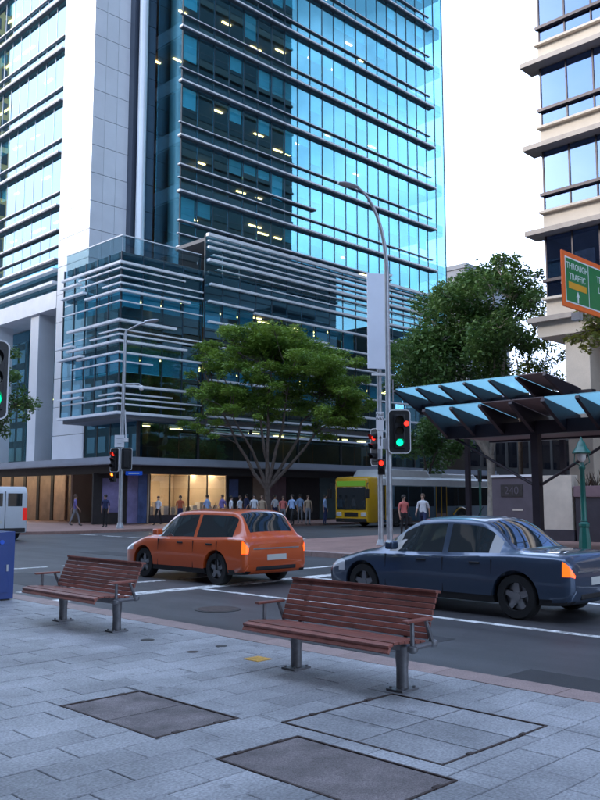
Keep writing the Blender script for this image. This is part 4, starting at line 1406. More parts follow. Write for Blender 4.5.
# left corner pole
P3 = vw(120, 527, 44)
q3 = Vector((P3[0], P3[1], 0))
t = thing('street_light', 'street light on the tower corner with camera arm, red signal and blue name plate', 'street light', tuple(q3))
MB().tube([q3, q3 + Vector((0, 0, 5)), Vector(vw(125.5, 334, 44)), Vector(vw(126.5, 331, 44)), Vector(vw(138, 325, 43.8)), Vector(vw(146, 322.5, 43.6))], [.11, .1, .075, .06, .05, .045], 12).build('pole', M['galv'], t, smooth=True)
MB().lathe([(.2, 0), (.2, .04), (.12, .3)], tuple(q3)).build('base_plate', M['galv'], t)
lp = Vector(vw(151, 321, 43.5))
b = MB()
vs, fs = [], []
for (s_, w_, h_) in [(-.35, .06, .05), (-.2, .13, .08), (.1, .17, .1), (.3, .15, .08), (.42, .05, .03)]:
    for k in range(10):
        a = 2 * math.pi * k / 10
        vs.append(lp + cr_ * s_ - cf * w_ * math.cos(a) + Vector((0, 0, h_ * math.sin(a) + .12 * s_)))
for i in range(4):
    for k in range(10):
        fs.append((i * 10 + k, i * 10 + (k + 1) % 10, (i + 1) * 10 + (k + 1) % 10, (i + 1) * 10 + k))
fs += [tuple(range(10)), tuple(range(40, 50))]
b.add(vs, fs).build('lamp_head', M['galv'], t, smooth=True)
MB().tube([vw(123, 384, 44), vw(139, 384, 43.8), vw(141, 386, 43.8)], [.05, .045, .04], 8).build('camera_arm', M['galv'], t)
MB().lathe([(.05, .14), (.12, .08), (.14, 0), (.1, -.1), (.03, -.14)], vw(141.5, 388, 43.8), 14).build('camera_dome', M['whiteedge'], t, smooth=True)
s_o = oriented(vw(119.5, 441, 43.8), .5, .62, .03).build('notice_board', M['signwhite'], t)
for k in range(3):
    oriented(Vector(vw(119.5, 441, 43.8)) + cf * .02 + Vector((0, 0, .14 - k * .13)), .34 - .06 * k, .025, .01).build('notice_line', M['galv'], s_o)
MB().tube([vw(125, 410, 44), vw(126, 438, 44)], [.035, .035], 6).build('conduit', M['whiteedge'], t)
oriented(vw(126, 440, 43.8), .22, .2, .2).build('sensor_box', M['whiteedge'], t)
signal_head(t, vw(114.5, 460, 43.7), (-.97, -.2), 3, {0: M['lens_red']}, True, .92)
signal_head(t, vw(126.5, 459, 43.9), (.6, .8), 3, {}, True, .85)
ped_head(t, vw(113, 477, 43.6), (-.9, -.45), M['lens_orange'])
bp_ = vw(134, 473.3, 43.8)
s_o = oriented(bp_, .86, .2, .03).build('name_plate', M['bluesign'], t)
oriented(Vector(bp_) + cf * .02, .55, .05, .008).build('plate_lettering', M['sign_text'], s_o)

# directional road sign on a mast arm
SYY = 10.7
t = thing('road_sign', 'green direction sign with orange border and white lettering on mast arm', 'road sign', (25.4, SYY + .25, 0))
MB().tube([(25.4, SYY + .25, 0), (25.4, SYY + .25, 8.6)], [.14, .11], 14).build('pole', M['galv'], t, smooth=True)
MB().tube([(25.4, SYY + .2, 7.4), (21.0, SYY + .2, 7.4)], [.09, .06], 12).build('mast_arm', M['galv'], t, smooth=True)
MB().box(20.62, 24.2, SYY, SYY + .05, 6.66, 8.2).build('border_board', M['sign_orange'], t, bevel=.012)
MB().box(20.76, 24.06, SYY - .004, SYY - .0005, 6.8, 8.06).build('white_line', M['sign_text'], t)
MB().box(20.80, 22.07, SYY - .009, SYY - .0045, 6.84, 8.02).build('green_field', M['sign_green'], t)
MB().box(22.11, 24.02, SYY - .009, SYY - .0045, 6.84, 8.02).build('green_field', M['sign_green'], t)
def stext(s, x, z, size):
    text_mesh(s, size, M['sign_text'], 'sign_text', t, frame((x, SYY - .013, z), (1, 0, 0)), ext=.003)
stext('THROUGH', 21.43, 7.82, .25)
stext('TRAFFIC', 21.43, 7.53, .25)
MB().box(20.92, 21.94, SYY - .014, SYY - .0095, 7.2, 7.38).build('yellow_patch', M['sign_yellow'], t)
def arrow(x, z):
    MB().prism([(x - .035, z - .15), (x + .035, z - .15), (x + .035, z + .03), (x + .1, z + .0), (x, z + .17), (x - .1, z), (x - .035, z + .03)], SYY - .014, SYY - .0095, 'y').build('sign_arrow', M['sign_text'], t)
arrow(21.43, 7.0)
for i, s in enumerate(('TRAFFIC', 'LOCAL')):
    stext(s, 23.06, 7.72 - i * .3, .26)
arrow(23.06, 7.05)
MB().box(21.6, 21.8, SYY + .06, SYY + .3, 6.45, 6.66).build('sign_bracket', M['galv'], t)
# heritage lamp
t = thing('heritage_lamp', 'green cast iron heritage lamp post on the far footpath', 'street lamp', (20.75, 10.42, 0))
c0 = (20.75, 10.42, 0)
MB().lathe([(.2, 0), (.2, .1), (.165, .16), (.15, .5), (.12, .82), (.14, .86), (.14, .92), (.085, .97)], c0, 8).build('base', M['lampgreen'], t)
MB().lathe([(.075, .95), (.09, .99), (.075, 1.03), (.062, 2.3), (.085, 2.33), (.085, 2.38), (.05, 2.42), (.045, 2.5)], c0, 14).build('shaft', M['lampgreen'], t, smooth=True)
MB().lathe([(.235, 2.72), (.245, 2.745), (.16, 2.86), (.12, 2.93), (.1, 3.0), (.05, 3.05), (.03, 3.12), (.01, 3.16)], c0, 20).build('lamp_shade', M['lampgreen'], t, smooth=True)
MB().lathe([(.03, 2.5), (.09, 2.55), (.11, 2.64), (.1, 2.715)], c0, 14).build('globe', M['opal'], t, smooth=True)
MB().tube([(c0[0] - .02, c0[1] + .03, 2.4), (c0[0] - .1, c0[1] + .16, 2.5), (c0[0] - .09, c0[1] + .14, 2.73)], [.015, .015, .015], 6).tube([(c0[0] + .02, c0[1] - .03, 2.4), (c0[0] + .1, c0[1] - .16, 2.5), (c0[0] + .09, c0[1] - .14, 2.73)], [.015, .015, .015], 6).build('bracket', M['lampgreen'], t)
# slender green post near the bus rear
pp = vw(481, 528, 40)
t = thing('stop_post', 'slim dark green post with black marker behind the granite wall', 'post', (pp[0], pp[1], 0))
MB().cyl((pp[0], pp[1], 0), (pp[0], pp[1], 2.9), .05, n=12).build('post', M['lampgreen'], t, smooth=True)
MB().box(pp[0] - .12, pp[0] + .12, pp[1] - .04, pp[1] + .04, 2.3, 2.85).build('marker', M['signblack'], t, bevel=.01)

# ================================================================== VEHICLES
def loft(sections):
    """sections: list of (s, [(y,z)...]) closed rings"""
    b = MB()
    n = len(sections[0][1])
    vs = [(s, y, z) for s, ring in sections for (y, z) in ring]
    fs = []
    for i in range(len(sections) - 1):
        for k in range(n):
            k2 = (k + 1) % n
            fs.append((i * n + k, i * n + k2, (i + 1) * n + k2, (i + 1) * n + k))
    fs.append(tuple(range(n)))
    fs.append(tuple(range((len(sections) - 1) * n, len(sections) * n)))
    b.add(vs, fs)
    return b
def bool_cut(o, cutter_mb):
    c = cutter_mb.build('cutter', M['black'], None)
    md = o.modifiers.new('b', 'BOOLEAN')
    md.operation = 'DIFFERENCE'
    md.solver = 'EXACT'
    md.use_self = True
    md.object = c
    bpy.context.view_layer.update()
    dg = bpy.context.evaluated_depsgraph_get()
    me = bpy.data.meshes.new_from_object(o.evaluated_get(dg))
    o.modifiers.clear()
    o.data = me
    bpy.data.objects.remove(c)
def wheel(t, x, y, r, w, side):
    wh = MB()
    prof = [(r * .62, -w / 2), (r * .93, -w / 2), (r, -w / 2 + .03), (r, w / 2 - .03), (r * .93, w / 2), (r * .62, w / 2)]
    vs, fs = [], []
    n = 28
    for pr_, py in prof:
        for k in range(n):
            a = 2 * math.pi * k / n
            vs.append((x + pr_ * math.cos(a), y + py, r + pr_ * math.sin(a)))
    for i in range(len(prof)):
        i2 = (i + 1) % len(prof)
        for k in range(n):
            fs.append((i * n + k, i * n + (k + 1) % n, i2 * n + (k + 1) % n, i2 * n + k))
    o = MB().add(vs, fs).build('wheel', M['tyre'], t, smooth=True)
    b = MB()
    yo = y + side * (w / 2 - .03)
    b.cyl((x, yo - side * .1, r), (x, yo - side * .06, r), r * .61, n=24)
    for k in range(5):
        a = 2 * math.pi * k / 5 + .3
        d = Vector((math.cos(a), 0, math.sin(a)))
        e = Vector((-math.sin(a), 0, math.cos(a)))
        p0 = Vector((x, yo, r))
        vs = []
        for (rr, ww) in ((.05, .05), (r * .6, .035)):
            for yy in (-.05, .0):
                for sg_ in (-1, 1):
                    vs.append(p0 + d * rr + e * ww * sg_ + Vector((0, side * yy, 0)))
        b.add(vs, [(0, 1, 3, 2), (4, 6, 7, 5), (0, 4, 5, 1), (2, 3, 7, 6), (0, 2, 6, 4), (1, 5, 7, 3)])
    b.cyl((x, yo - side * .05, r), (x, yo + side * .012, r), .06, n=12)
    b.build('rim', M['rim'], o)
    MB().cyl((x, y - side * w * .5, r), (x, y - side * w * .3, r), r * .6, n=20).build('brake_drum', M['trim'], o)
def car(name, label, loc, rz, paint, Lc, Hc, lit, sedan=True, Wc=.90):
    """local x: 0 rear .. Lc front; one smooth shell, split into its panes, lamps and panels"""
    t = thing(name, label, 'car', loc, rz)
    ORG[t.name] = Vector((0, 0, 0))
    zb = Hc * .62                                       # belt line
    def full(half):
        return half + [(-y, z) for y, z in reversed(half[:-1])]
    def cab(w, lo, belt, zr, wr):
        return [(w * .80, lo), (w * .965, lo + .05), (w * 1.0, .46), (w * .995, .68), (w * .975, belt - .05), (w * .925, belt + .01),
                (wr + (w * .925 - wr) * .16, zr - .10), (wr - .04, zr - .025), (wr * .5, zr + .012), (0, zr + .02)]
    def low(w, lo, zt, cr):
        return [(w * .80, lo), (w * .965, lo + .05), (w * 1.0, .44), (w * .995, min(.64, zt - .1)), (w * .97, zt - .07), (w * .90, zt - .015),
                (w * .80, zt + cr * .35), (w * .66, zt + cr * .7), (w * .33, zt + cr), (0, zt + cr * 1.08)]
    wr = Wc * .70
    W = Wc
    if sedan:
        S = [(0.0, low(W * .80, .40, zb - .16, .01)), (.035, low(W * .88, .30, zb - .06, .01)), (.13, low(W * .94, .24, zb + .03, .015)), (.45, low(W * .985, .22, zb + .05, .02)), (.80, low(W, .21, zb + .055, .02)),
             (1.42, cab(W, .20, zb + .02, Hc - .06, wr * .97)), (1.56, cab(W, .20, zb + .015, Hc - .025, wr)), (2.02, cab(W, .20, zb + .0, Hc, wr)), (2.12, cab(W, .20, zb - .0, Hc, wr)),
             (2.62, cab(W, .20, zb - .015, Hc - .03, wr)), (2.78, cab(W, .20, zb - .02, Hc - .08, wr * .98))]
        g0, g1, wsb, npil = 4, 5, 3.56, 7
    else:
        S = [(0.0, low(W * .84, .40, zb - .10, .01)), (.03, low(W * .91, .30, zb - .02, .01)), (.10, low(W * .95, .24, zb + .04, .02)),
             (.46, cab(W * .985, .22, zb + .03, Hc - .05, wr * .95)), (.66, cab(W * .995, .21, zb + .025, Hc - .01, wr)), (1.50, cab(W, .20, zb + .0, Hc, wr)), (1.60, cab(W, .20, zb - .0, Hc, wr)),
             (2.28, cab(W, .20, zb - .015, Hc - .03, wr)), (2.44, cab(W, .20, zb - .02, Hc - .08, wr * .98))]
        g0, g1, wsb, npil = 2, 3, 3.22, 5
    nws = len(S) - 1                                    # windscreen starts at this station
    S += [(wsb, low(W, .20, zb - .015, .03)), (wsb + .12, low(W * .998, .20, zb - .03, .03)), (Lc - .55, low(W * .985, .21, zb - .12, .035)), (Lc - .25, low(W * .93, .22, zb - .20, .035)),
          (Lc - .08, low(W * .85, .25, zb - .28, .03)), (Lc, low(W * .74, .34, zb - .36, .01))]
    A = np.array([[(x, y, z) for (y, z) in full(h)] for x, h in S])      # stations x ring x 3
    ns, n = A.shape[0], A.shape[1]
    # monotone cubic along the length
    X = A[:, 0, 0]
    hx = np.diff(X)
    dl_ = np.diff(A, axis=0) / hx[:, None, None]
    T = np.zeros_like(A)
    for i in range(1, ns - 1):
        w1, w2 = 2 * hx[i] + hx[i - 1], hx[i] + 2 * hx[i - 1]
        ok = dl_[i - 1] * dl_[i] > 0
        den = np.where(ok, w1 / np.where(ok, dl_[i - 1], 1) + w2 / np.where(ok, dl_[i], 1), 1)
        T[i] = np.where(ok, (w1 + w2) / den, 0)
    T[0], T[-1] = dl_[0], dl_[-1]
    SUB, RS = 6, 3
    rows, rid = [], []
    for i in range(ns - 1):
        for q in range(SUB):
            t_ = q / SUB
            h00, h10, h01, h11 = 2 * t_**3 - 3 * t_**2 + 1, t_**3 - 2 * t_**2 + t_, -2 * t_**3 + 3 * t_**2, t_**3 - t_**2
            rows.append(h00 * A[i] + h10 * hx[i] * T[i] + h01 * A[i + 1] + h11 * hx[i] * T[i + 1])
            rid.append((i, t_ + .5 / SUB))
    rows.append(A[-1])
    G = []
    for P in rows:
        ring = []
        for k in range(n):
            p0, p1, p2, p3 = P[k - 1], P[k], P[(k + 1) % n], P[(k + 2) % n]
            for q in range(RS):
                u = q / RS
                if k in (5, n - 7):                      # flat side glass
                    ring.append(p1 + (p2 - p1) * u)
                else:
                    ring.append(.5 * (2 * p1 + (p2 - p0) * u + (2 * p0 - 5 * p1 + 4 * p2 - p3) * u * u + (3 * p1 - p0 - 3 * p2 + p3) * u**3))
        G.append(ring)
    m_n = n * RS
    vs = [tuple(p) for ring in G for p in ring]
    fs, mi = [], []
    for r_ in range(len(G) - 1):
        i, tm = rid[r_]
        for kk in range(m_n):
            k = kk // RS
            k2 = (kk + 1) % m_n
            fs.append((r_ * m_n + kk, r_ * m_n + k2, (r_ + 1) * m_n + k2, (r_ + 1) * m_n + kk))
            m_ = 0
            if i == nws and 7 <= k <= n - 9 and .08 < tm < .95:
                m_ = 1
            elif i == g0 and 7 <= k <= n - 9 and .1 < tm < .92:
                m_ = 2
            elif k in (5, n - 7) and (g1 <= i < nws or (i == g0 and tm > (.42 if sedan else .8)) or (i == nws and tm < .58)) and i != npil:
                m_ = 3 if k == 5 else 4
            if k in (3, n - 5) and i <= 1:
                m_ = 5
            mi.append(m_)
    fs += [tuple(range(m_n)), tuple(range((len(G) - 1) * m_n, len(G) * m_n))]
    mi += [0, 0]
    me = bpy.data.meshes.new('body')
    me.from_pydata(vs, [], fs)
    for k in range(5):
        me.materials.append(paint if k == 0 else M['carglass'])
    me.materials.append(lit)
    me.materials.append(M['head'])
    me.materials.append(M['trim'])
    for p, q in zip(me.polygons, mi):
        p.material_index = q
    bm = bmesh.new()
    bm.from_mesh(me)
    bmesh.ops.recalc_face_normals(bm, faces=bm.faces)
    bm.to_mesh(me)
    bm.free()
    o = bpy.data.objects.new('tmp_shell', me)
    col.objects.link(o)
    ax1, ax2, r = .84, Lc - .90, .32
    cutb = MB()
    for ax in (ax1, ax2):
        cutb.cyl((ax, -Wc - .3, r), (ax, -Wc + .30, r), r + .05, n=40)
        cutb.cyl((ax, Wc - .30, r), (ax, Wc + .3, r), r + .05, n=40)
    bool_cut(o, cutb)
    m2 = o.data
    while len(m2.materials) < 8:
        m2.materials.append(M['trim'])
    zt = zb - .02
    for p in m2.polygons:
        c = p.center
        if p.material_index == 0:
            if c.x > Lc - .52 and abs(c.y) > Wc * .48 and zt - .33 < c.z < zt - .18:
                p.material_index = 6
            elif c.z < .30 and abs(c.y) > Wc * .7 or (c.x > Lc - .1 and c.z < .42 and abs(c.y) < .5):
                p.material_index = 7
    names = {0: 'body', 1: 'windscreen', 2: 'rear_window', 3: 'side_window', 4: 'side_window', 5: 'tail_light', 6: 'headlight', 7: 'sill_trim'}
    co = np.empty(len(m2.vertices) * 3)
    m2.vertices.foreach_get('co', co)
    co = co.reshape(-1, 3)
    parts = {}
    for p in m2.polygons:
        k = min(p.material_index, 7)
        key = (k, 0)
        if k in (5, 6, 7):
            key = (k, 1 if p.center.y > 0 else -1)
        if k in (3, 4):
            key = (k, 1 if p.center.x > (2.07 if sedan else 1.55) else -1)
        parts.setdefault(key, []).append(tuple(p.vertices))
    for (k, sd_), faces in parts.items():
        ids = sorted({i for f in faces for i in f})
        mp_ = {v: i for i, v in enumerate(ids)}
        me3 = bpy.data.meshes.new(names[k])
        me3.from_pydata([tuple(co[i]) for i in ids], [], [tuple(mp_[i] for i in f) for f in faces])
        me3.materials.append({0: paint, 5: lit, 6: M['head'], 7: M['trim']}.get(k, M['carglass']))
        me3.shade_smooth()
        try:
            me3.set_sharp_from_angle(angle=R(40))
        except Exception:
            pass
        po = bpy.data.objects.new(names[k], me3)
        col.objects.link(po)
        po.parent = t
    bpy.data.objects.remove(o)
    for ax in (ax1, ax2):
        MB().box(ax - r - .03, ax + r + .03, -Wc + .31, Wc - .31, .21, r * 2 + .03).build('wheel_liner', M['trim'], t)
    for sg_ in (1, -1):
        for ax in (ax1, ax2):
            wheel(t, ax, sg_ * (Wc - .135), r, .21, sg_)
        yo = sg_ * Wc
        mr_ = MB().box(wsb - .62, wsb - .46, *sorted((yo * .96, yo * 1.16)), zb + .02, zb + .15).build('mirror', paint, t, bevel=.035, seg=3)
        for dx in ((1.42, 2.40) if sedan else (.95, 1.9)):
            MB().box(dx, dx + .18, *sorted((yo * .965, yo * 1.008)), zb - .13, zb - .10).build('door_handle', M['trim'], t, bevel=.006)
        for dx in ((1.22, 2.08, 3.2) if sedan else (.80, 1.55, 2.75)):
            MB().box(dx, dx + .009, *sorted((yo * .95, yo * .9985)), .30, zb - .06).build('door_gap', M['trim'], t)
    MB().box(-.008, .05, -.26, .26, .50, .61).build('number_plate', M['plate'], t)
    MB().box(.0, .1, -Wc * .6, Wc * .6, .31, .40).build('rear_bumper', M['trim'], t, bevel=.02)
    MB().box(-.004, .03, -.62, .62, zb - .2, zb - .17).build('tailgate_strip', M['rim'], t, bevel=.006)
    MB().tube([(2.0, 0, Hc + .01), (1.9, 0, Hc + .16)], [.012, .004], 6).build('aerial', M['trim'], t)
    return t
car('hatchback_car', 'bright orange hatchback crossing the stop line toward the tower corner', (11.75, 12.4, RZ), R(90), M['car_orange'], 4.2, 1.47, M['tail'], False)
car('sedan_car', 'dark slate blue sedan in the middle lane behind the right bench', (11.75, 5.7, RZ), R(90), M['car_slate'], 4.6, 1.42, M['tail'], True)

# white van far left
def van(label, loc, rz):
    t = thing('delivery_van', label, 'van', loc, rz)
    ORG[t.name] = Vector((0, 0, 0))
    pr_ = [(0, .3), (5.2, .3), (5.25, .9), (4.55, 1.15), (3.8, 2.05), (.15, 2.15), (0, 1.9)]
    o = MB().prism(pr_, -.95, .95, 'y').build('body', M['car_white'], t, smooth=True, bevel=.06)
    for sg_ in (1, -1):
        for ax in (.95, 4.25):
            wheel(t, ax, sg_ * .86, .34, .22, sg_)
        MB().prism([(2.75, 1.15), (4.3, 1.15), (3.72, 1.85), (2.75, 1.9)], sg_ * .945, sg_ * .958, 'y').build('side_window', M['carglass'], t)
        MB().box(-.01, .06, *sorted((sg_ * .75, sg_ * .93)), .8, 1.3).build('tail_light', M['tail_red'], t)
        MB().box(5.1, 5.24, *sorted((sg_ * .55, sg_ * .88)), .72, .92).build('headlight', M['head'], t, bevel=.02)
    MB().box(-.012, .02, -.012, .012, .4, 1.95).build('door_gap', M['trim'], t)
    for sg_ in (1, -1):
        MB().box(-.004, .03, *sorted((sg_ * .1, sg_ * .72)), 1.35, 1.88).build('rear_window', M['carglass'], t, bevel=.02)
    MB().box(-.06, .06, -.85, .85, .34, .5).build('bumper', M['trim'], t, bevel=.02)
    MB().box(-.016, .02, .12, .6, .68, .8).build('number_plate', M['plate'], t)
    MB().prism([(4.62, 1.14), (3.86, 2.0), (3.84, 1.98), (4.58, 1.13)], -.8, .8, 'y').build('windscreen', M['carglass'], t)
    MB().box(5.18, 5.28, -.85, .85, .34, .6).build('bumper', M['trim'], t, bevel=.02)
    return t
vp = vw(14, 525, 44)
van('white delivery van driving past the warm lit tower entrance', (15.7, 32.2, RZ), R(90))

# bus
def bus(loc, rz):
    """local x: front at 0, tail at +L; heading -x"""
    Lb, Wb, Hb = 14.0, 1.25, 2.92
    t = thing('city_bus', 'yellow fronted city bus with white roof and dark windows', 'bus', loc, rz)
    ORG[t.name] = Vector((0, 0, 0))
    def ring(w, z0, z1, rad=.14):
        h = [(w * .97, z0), (w, z0 + .1), (w, z1 - rad), (w - rad * .35, z1 - rad * .35), (w - rad, z1)]
        return h + [(-y, z) for y, z in reversed(h)]
    loft([(0.0, ring(Wb * .93, .36, Hb - .12)), (.06, ring(Wb * .97, .3, Hb - .05)), (.3, ring(Wb, .28, Hb)), (.9, ring(Wb, .28, Hb))]).build('front_shell', M['bus_yellow'], t, smooth=True)
    loft([(.905, ring(Wb, .28, Hb)), (Lb - .2, ring(Wb, .28, Hb)), (Lb, ring(Wb * .95, .32, Hb - .08))]).build('body', M['bus_blue'], t, smooth=True)
    loft([(.91, [(Wb + .012, 2.42), (Wb + .012, 2.8), (Wb - .1, Hb + .02), (-Wb + .1, Hb + .02), (-Wb - .012, 2.8), (-Wb - .012, 2.42)]), (Lb - .1, [(Wb + .012, 2.42), (Wb + .012, 2.8), (Wb - .1, Hb + .02), (-Wb + .1, Hb + .02), (-Wb - .012, 2.8), (-Wb - .012, 2.42)])]).build('roof', M['bus_white'], t)
    MB().prism([(1.6, Hb + .025), (2.0, Hb + .46), (6.2, Hb + .46), (6.6, Hb + .025)], -1.15, 1.15, 'y').build('air_conditioning_pod', M['bus_white'], t, bevel=.04)
    MB().prism([(8.0, Hb + .025), (8.3, Hb + .3), (12.2, Hb + .3), (12.6, Hb + .025)], -.95, .95, 'y').build('gas_tank_cover', M['bus_white'], t, bevel=.04)
    MB().box(-.03, .02, -1.06, 1.06, 1.0, 2.32).build('windscreen', M['carglass'], t, bevel=.02)
    MB().box(-.035, .02, -1.06, 1.06, 2.36, 2.66).build('destination_display', M['display_reflection'], t, bevel=.01)
    MB().box(-.05, .05, -1.12, 1.12, .3, .5).build('bumper', M['trim'], t, bevel=.03)
    MB().box(-.02, .02, -.5, .5, .6, .85).build('grille', M['trim'], t)
    for yy in (-.55, .35):
        MB().tube([(-.045, yy, .98), (-.05, yy + .35, 1.7)], [.012, .008], 5).build('wiper', M['trim'], t)
    for s in (1, -1):
        MB().box(-.04, .06, *sorted((s * .72, s * 1.1)), .62, .86).build('headlight', M['head'], t, bevel=.03)
        MB().tube([(.1, s * 1.18, 2.55), (-.25, s * 1.36, 2.5), (-.28, s * 1.4, 2.2)], [.025, .025, .02], 6).build('mirror_arm', M['trim'], t)
        MB().box(-.36, -.2, *sorted((s * 1.28, s * 1.5)), 1.65, 2.2).build('mirror', M['trim'], t, bevel=.03)
        xs = [(.3, .88)] if s == -1 else [(.3, .88)]
        for i in range(8):
            x0 = 2.55 + i * 1.42
            if i == 3 and s == -1:
                continue
            MB().box(x0, x0 + 1.38, *sorted((s * (Wb - .03), s * (Wb + .008))), 1.15, 2.38).build('side_window', M['carglass'], t)
        for ax in (2.7, 10.0):
            wheel(t, ax, s * 1.12, .48, .3, s)
        MB().box(2.7 - .58, 2.7 + .58, *sorted((s * 1.1, s * 1.262)), .28, 1.05).build('wheel_arch', M['trim'], t)
        MB().box(10 - .58, 10 + .58, *sorted((s * 1.1, s * 1.262)), .28, 1.05).build('wheel_arch', M['trim'], t)
    # doors on the kerb side
    for x0 in (1.0, 7.0):
        d_ = MB().box(x0, x0 + 1.25, -Wb - .012, -Wb + .02, .4, 2.4).build('door', M['carglass'], t)
        for k in (0, .61, 1.2):
            MB().box(x0 + k, x0 + k + .05, -Wb - .03, -Wb - .012, .4, 2.4).build('door_frame', M['bus_yellow'], d_)
    MB().tube([(9.0 + .2 * k, -Wb - .012, .6 + .45 * math.sin(k / 10 * math.pi)) for k in range(11)], [.05] * 11, 6).build('yellow_stripe', M['bus_yellow'], t)
    return t
bus((37.2, 33.0, RZ), R(3))

# ================================================================== PEOPLE
SKIN = mat('skin', (0.42, 0.25, 0.18), 0.55, var=0.05)
HAIR = [mat('dark_hair', (0.02, 0.014, 0.01), 0.6, var=0.2), mat('brown_hair', (0.09, 0.05, 0.03), 0.6, var=0.2)]
SHOE = mat('shoe_leather', (0.02, 0.018, 0.018), 0.5, var=0)
CLOTH = {}
def cloth(n, c):
    if n not in CLOTH:
        CLOTH[n] = mat('cloth_' + n, c, 0.85, var=0.12, scale=9, bump=0.3, bscale=30)
    return CLOTH[n]
BODIES = {}
def body_mesh(pose):
    """standing or walking figure facing -y, 1.72 m tall; materials: 0 skin 1 top 2 trousers 3 shoes"""
    if pose in BODIES:
        return BODIES[pose]
    st = {'stand': (0.02, -0.03, .05, -.05), 'walk': (.26, -.27, -.22, .2), 'stride': (-.2, .22, .18, -.2), 'hold': (.03, -.04, -.3, .02)}[pose]
    lf, rf, la, ra = st          # foot and hand offsets along -y
    v, e, r = [], [], []
    def n(x, y, z, rad, par=None):
        v.append((x, y, z))
        r.append(rad if isinstance(rad, tuple) else (rad, rad))
        if par is not None:
            e.append((par, len(v) - 1))
        return len(v) - 1
    pel = n(0, 0, .95, (.155, .115))
    wai = n(0, .0, 1.12, (.135, .10), pel)
    che = n(0, .0, 1.30, (.16, .115), wai)
    nb = n(0, .01, 1.45, (.075, .07), che)
    nk = n(0, 0, 1.52, .052, nb)
    h1 = n(0, -.015, 1.60, (.07, .085), nk)
    h2 = n(0, -.012, 1.68, (.062, .078), h1)
    n(0, -.105, 1.595, .014, h1)
    for s, fo, ao in ((1, lf, la), (-1, rf, ra)):
        hip = n(s * .09, 0, .90, .092, pel)
        kn = n(s * .10, -fo * .62 - .02, .50, .062, hip)
        lift = .06 if fo < -.1 else 0
        an = n(s * .10, -fo + .02, .10 + lift, .04, kn)
        he = n(s * .10, -fo + .02, .045 + lift, .042, an)
        n(s * .115, -fo - .15, .035 + lift * .3, .034, he)
        sh = n(s * .185, .0, 1.40, .058, che)
        el = n(s * .235, .03 - ao * .3, 1.12, .042, sh)
        wr = n(s * .23, -.02 - ao, .88 + abs(ao) * .25, .028, el)
        pm = n(s * .228, -.035 - ao * 1.1, .80 + abs(ao) * .25, (.018, .032), wr)
        for k in range(4):
            f1 = n(s * .222, -.06 + k * .018 - ao * 1.12, .755 + abs(ao) * .25, .009, pm)
            n(s * .21, -.06 + k * .018 - ao * 1.12, .705 + abs(ao) * .25 + (k in (0, 3)) * .012, .007, f1)
        th = n(s * .215, -.07 - ao * 1.1, .81 + abs(ao) * .25, .01, pm)
        n(s * .205, -.085 - ao * 1.1, .775 + abs(ao) * .25, .008, th)
    me = bpy.data.meshes.new('body')
    me.from_pydata(v, e, [])
    o = bpy.data.objects.new('tmp_body', me)
    col.objects.link(o)
    md = o.modifiers.new('skin', 'SKIN')
    md.use_smooth_shade = True
    for i, sv in enumerate(me.skin_vertices[0].data):
        sv.radius = r[i]
        sv.use_root = (i == 0)
    ss = o.modifiers.new('sub', 'SUBSURF')
    ss.levels = ss.render_levels = 1
    bpy.context.view_layer.update()
    m2 = bpy.data.meshes.new_from_object(o.evaluated_get(bpy.context.evaluated_depsgraph_get()))
    bpy.data.objects.remove(o)
    m2.materials.clear()
    for k in range(4):
        m2.materials.append(SKIN)
    for p in m2.polygons:
        c = p.center
        arm = abs(c.x) > .165 and c.z < 1.36
        if c.z < .085 + (.06 if p.center.z < .15 else 0) * .3:
            p.material_index = 3
        elif c.z < .98 and not (arm and c.z > .66 and abs(c.x) > .185):
            p.material_index = 2
        elif c.z < 1.485 and not (arm and c.z < 1.13):
            p.material_index = 1
        else:
            p.material_index = 0
    m2.shade_smooth()
    BODIES[pose] = m2
    return m2
HAIRM = MB().lathe([(.088, -.05), (.094, .0), (.09, .045), (.07, .085), (.035, .105), (.005, .11)], (0, .012, 1.645), 14)
def person(label, x, y, face, pose, top, leg, hair=0, h=1.0, bag=None, z=0):
    t = thing('person', label, 'person', (x, y, z), R(face), 'pedestrians')
    ORG[t.name] = Vector((0, 0, 0))
    me = body_mesh(pose).copy()
    me.materials[1] = cloth(*top)
    me.materials[2] = cloth(*leg)
    me.materials[3] = SHOE
    o = bpy.data.objects.new('body', me)
    col.objects.link(o)
    o.parent = t
    HAIRM.build('hair', HAIR[hair], t, smooth=True)
    t.scale = (h, h, h)
    if bag:
        b_ = MB().box(.2, .34, -.14, .14, .5, .82).build('bag', cloth(*bag), t, bevel=.03)
        MB().tube([(.27, -.1, .81), (.2, -.02, 1.1), (.15, 0, 1.45), (.2, .05, 1.1), (.27, .1, .81)], [.012] * 5, 5).build('strap', cloth(*bag), b_)
    return t
W = ('white', (.6, .62, .66)); PK = ('pink', (.6, .16, .14)); DB = ('navy', (.02, .03, .09)); LB = ('pale_blue', (.28, .4, .62)); BK = ('black', (.015, .015, .018))
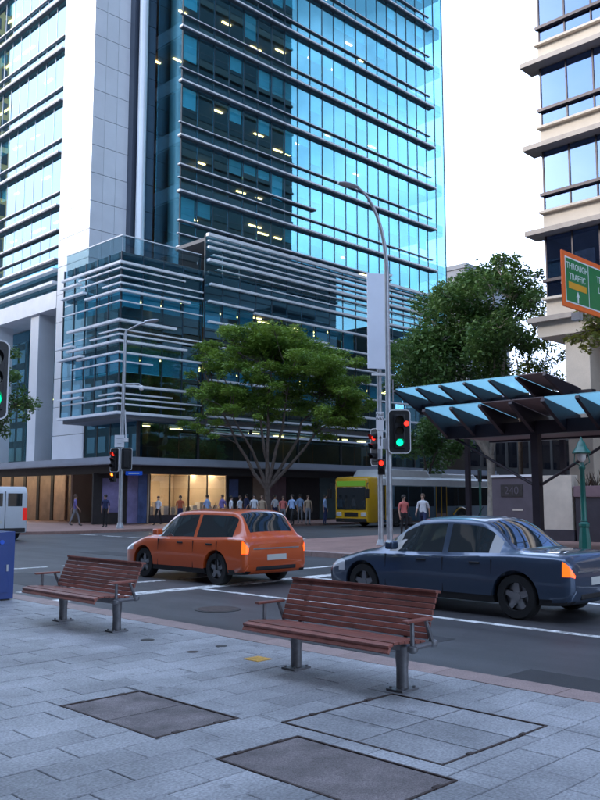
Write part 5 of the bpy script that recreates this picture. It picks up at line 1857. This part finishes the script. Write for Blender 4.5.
GR = ('grey', (.2, .2, .22)); TN = ('tan', (.35, .26, .18)); VI = ('violet', (.16, .13, .35)); RD = ('rust', (.4, .09, .04))
def at(u, d):
    p = vw(u, 520, d)
    return p[0], p[1]
person('person in white shirt and dark skirt walking near the bus door', *at(423, 36), -70, 'walk', W, DB, 1)
person('person in coral top holding a bag, standing beside the twin poles', *at(404, 35), -20, 'hold', PK, BK, 0, .97, BK)
person('person in navy clothes waiting by the street light on the tower corner', *at(105, 46), -60, 'stand', DB, BK, 0)
person('person in dark jacket walking past the violet shop poster', *at(75, 48), 60, 'walk', VI, GR, 1)
person('person in pale blue shirt and black trousers beside the feathery tree', *at(292, 48), -80, 'walk', LB, BK, 0)
person('person in grey top and tan trousers right of the tree trunk', *at(308, 49.5), -30, 'stand', TN, GR, 1, .98)
person('person in blue shirt standing before the teal shop panel', *at(325, 50), 30, 'stand', LB, DB, 0)
person('person in white top and grey trousers left of the tree trunk', *at(254, 48.5), -50, 'stride', W, GR, 0)
person('person in white shirt carrying a rust bag left of the tree', *at(240, 49.5), 10, 'hold', W, DB, 1, .96, RD)
person('person in violet top near the dark shop front', *at(222, 50), -90, 'walk', VI, BK, 1)
person('person in pale blue top and tan trousers before the lit shop', *at(207, 50.5), 80, 'walk', LB, TN, 0)
person('person in white shirt and navy trousers behind the tree trunk', *at(275, 52), -10, 'stand', W, DB, 0, .99)
person('person in pale blue shirt with black bag right of the tree', *at(300, 52), 150, 'hold', LB, GR, 0, 1.02, BK)
person('person in tan jacket close to the tree on its left', *at(262, 46.8), -60, 'walk', TN, BK, 1, .97)
person('person in white top and tan trousers at the dark shop front', *at(231, 47.5), 70, 'stand', W, TN, 0, .96)
person('person in navy suit beside the mauve shop panel', *at(246, 52.5), -85, 'stride', DB, DB, 0, 1.03)
person('person in pink top before the mauve shop panel', *at(283, 50.5), -45, 'walk', PK, GR, 1, .95)
person('person in rust coloured top near the lit shop window', *at(180, 50), -40, 'stand', RD, DB, 0, .97)
person('person in white blouse and black trousers at the lit shop corner', *at(158, 49.5), -75, 'stride', W, BK, 1, .95)
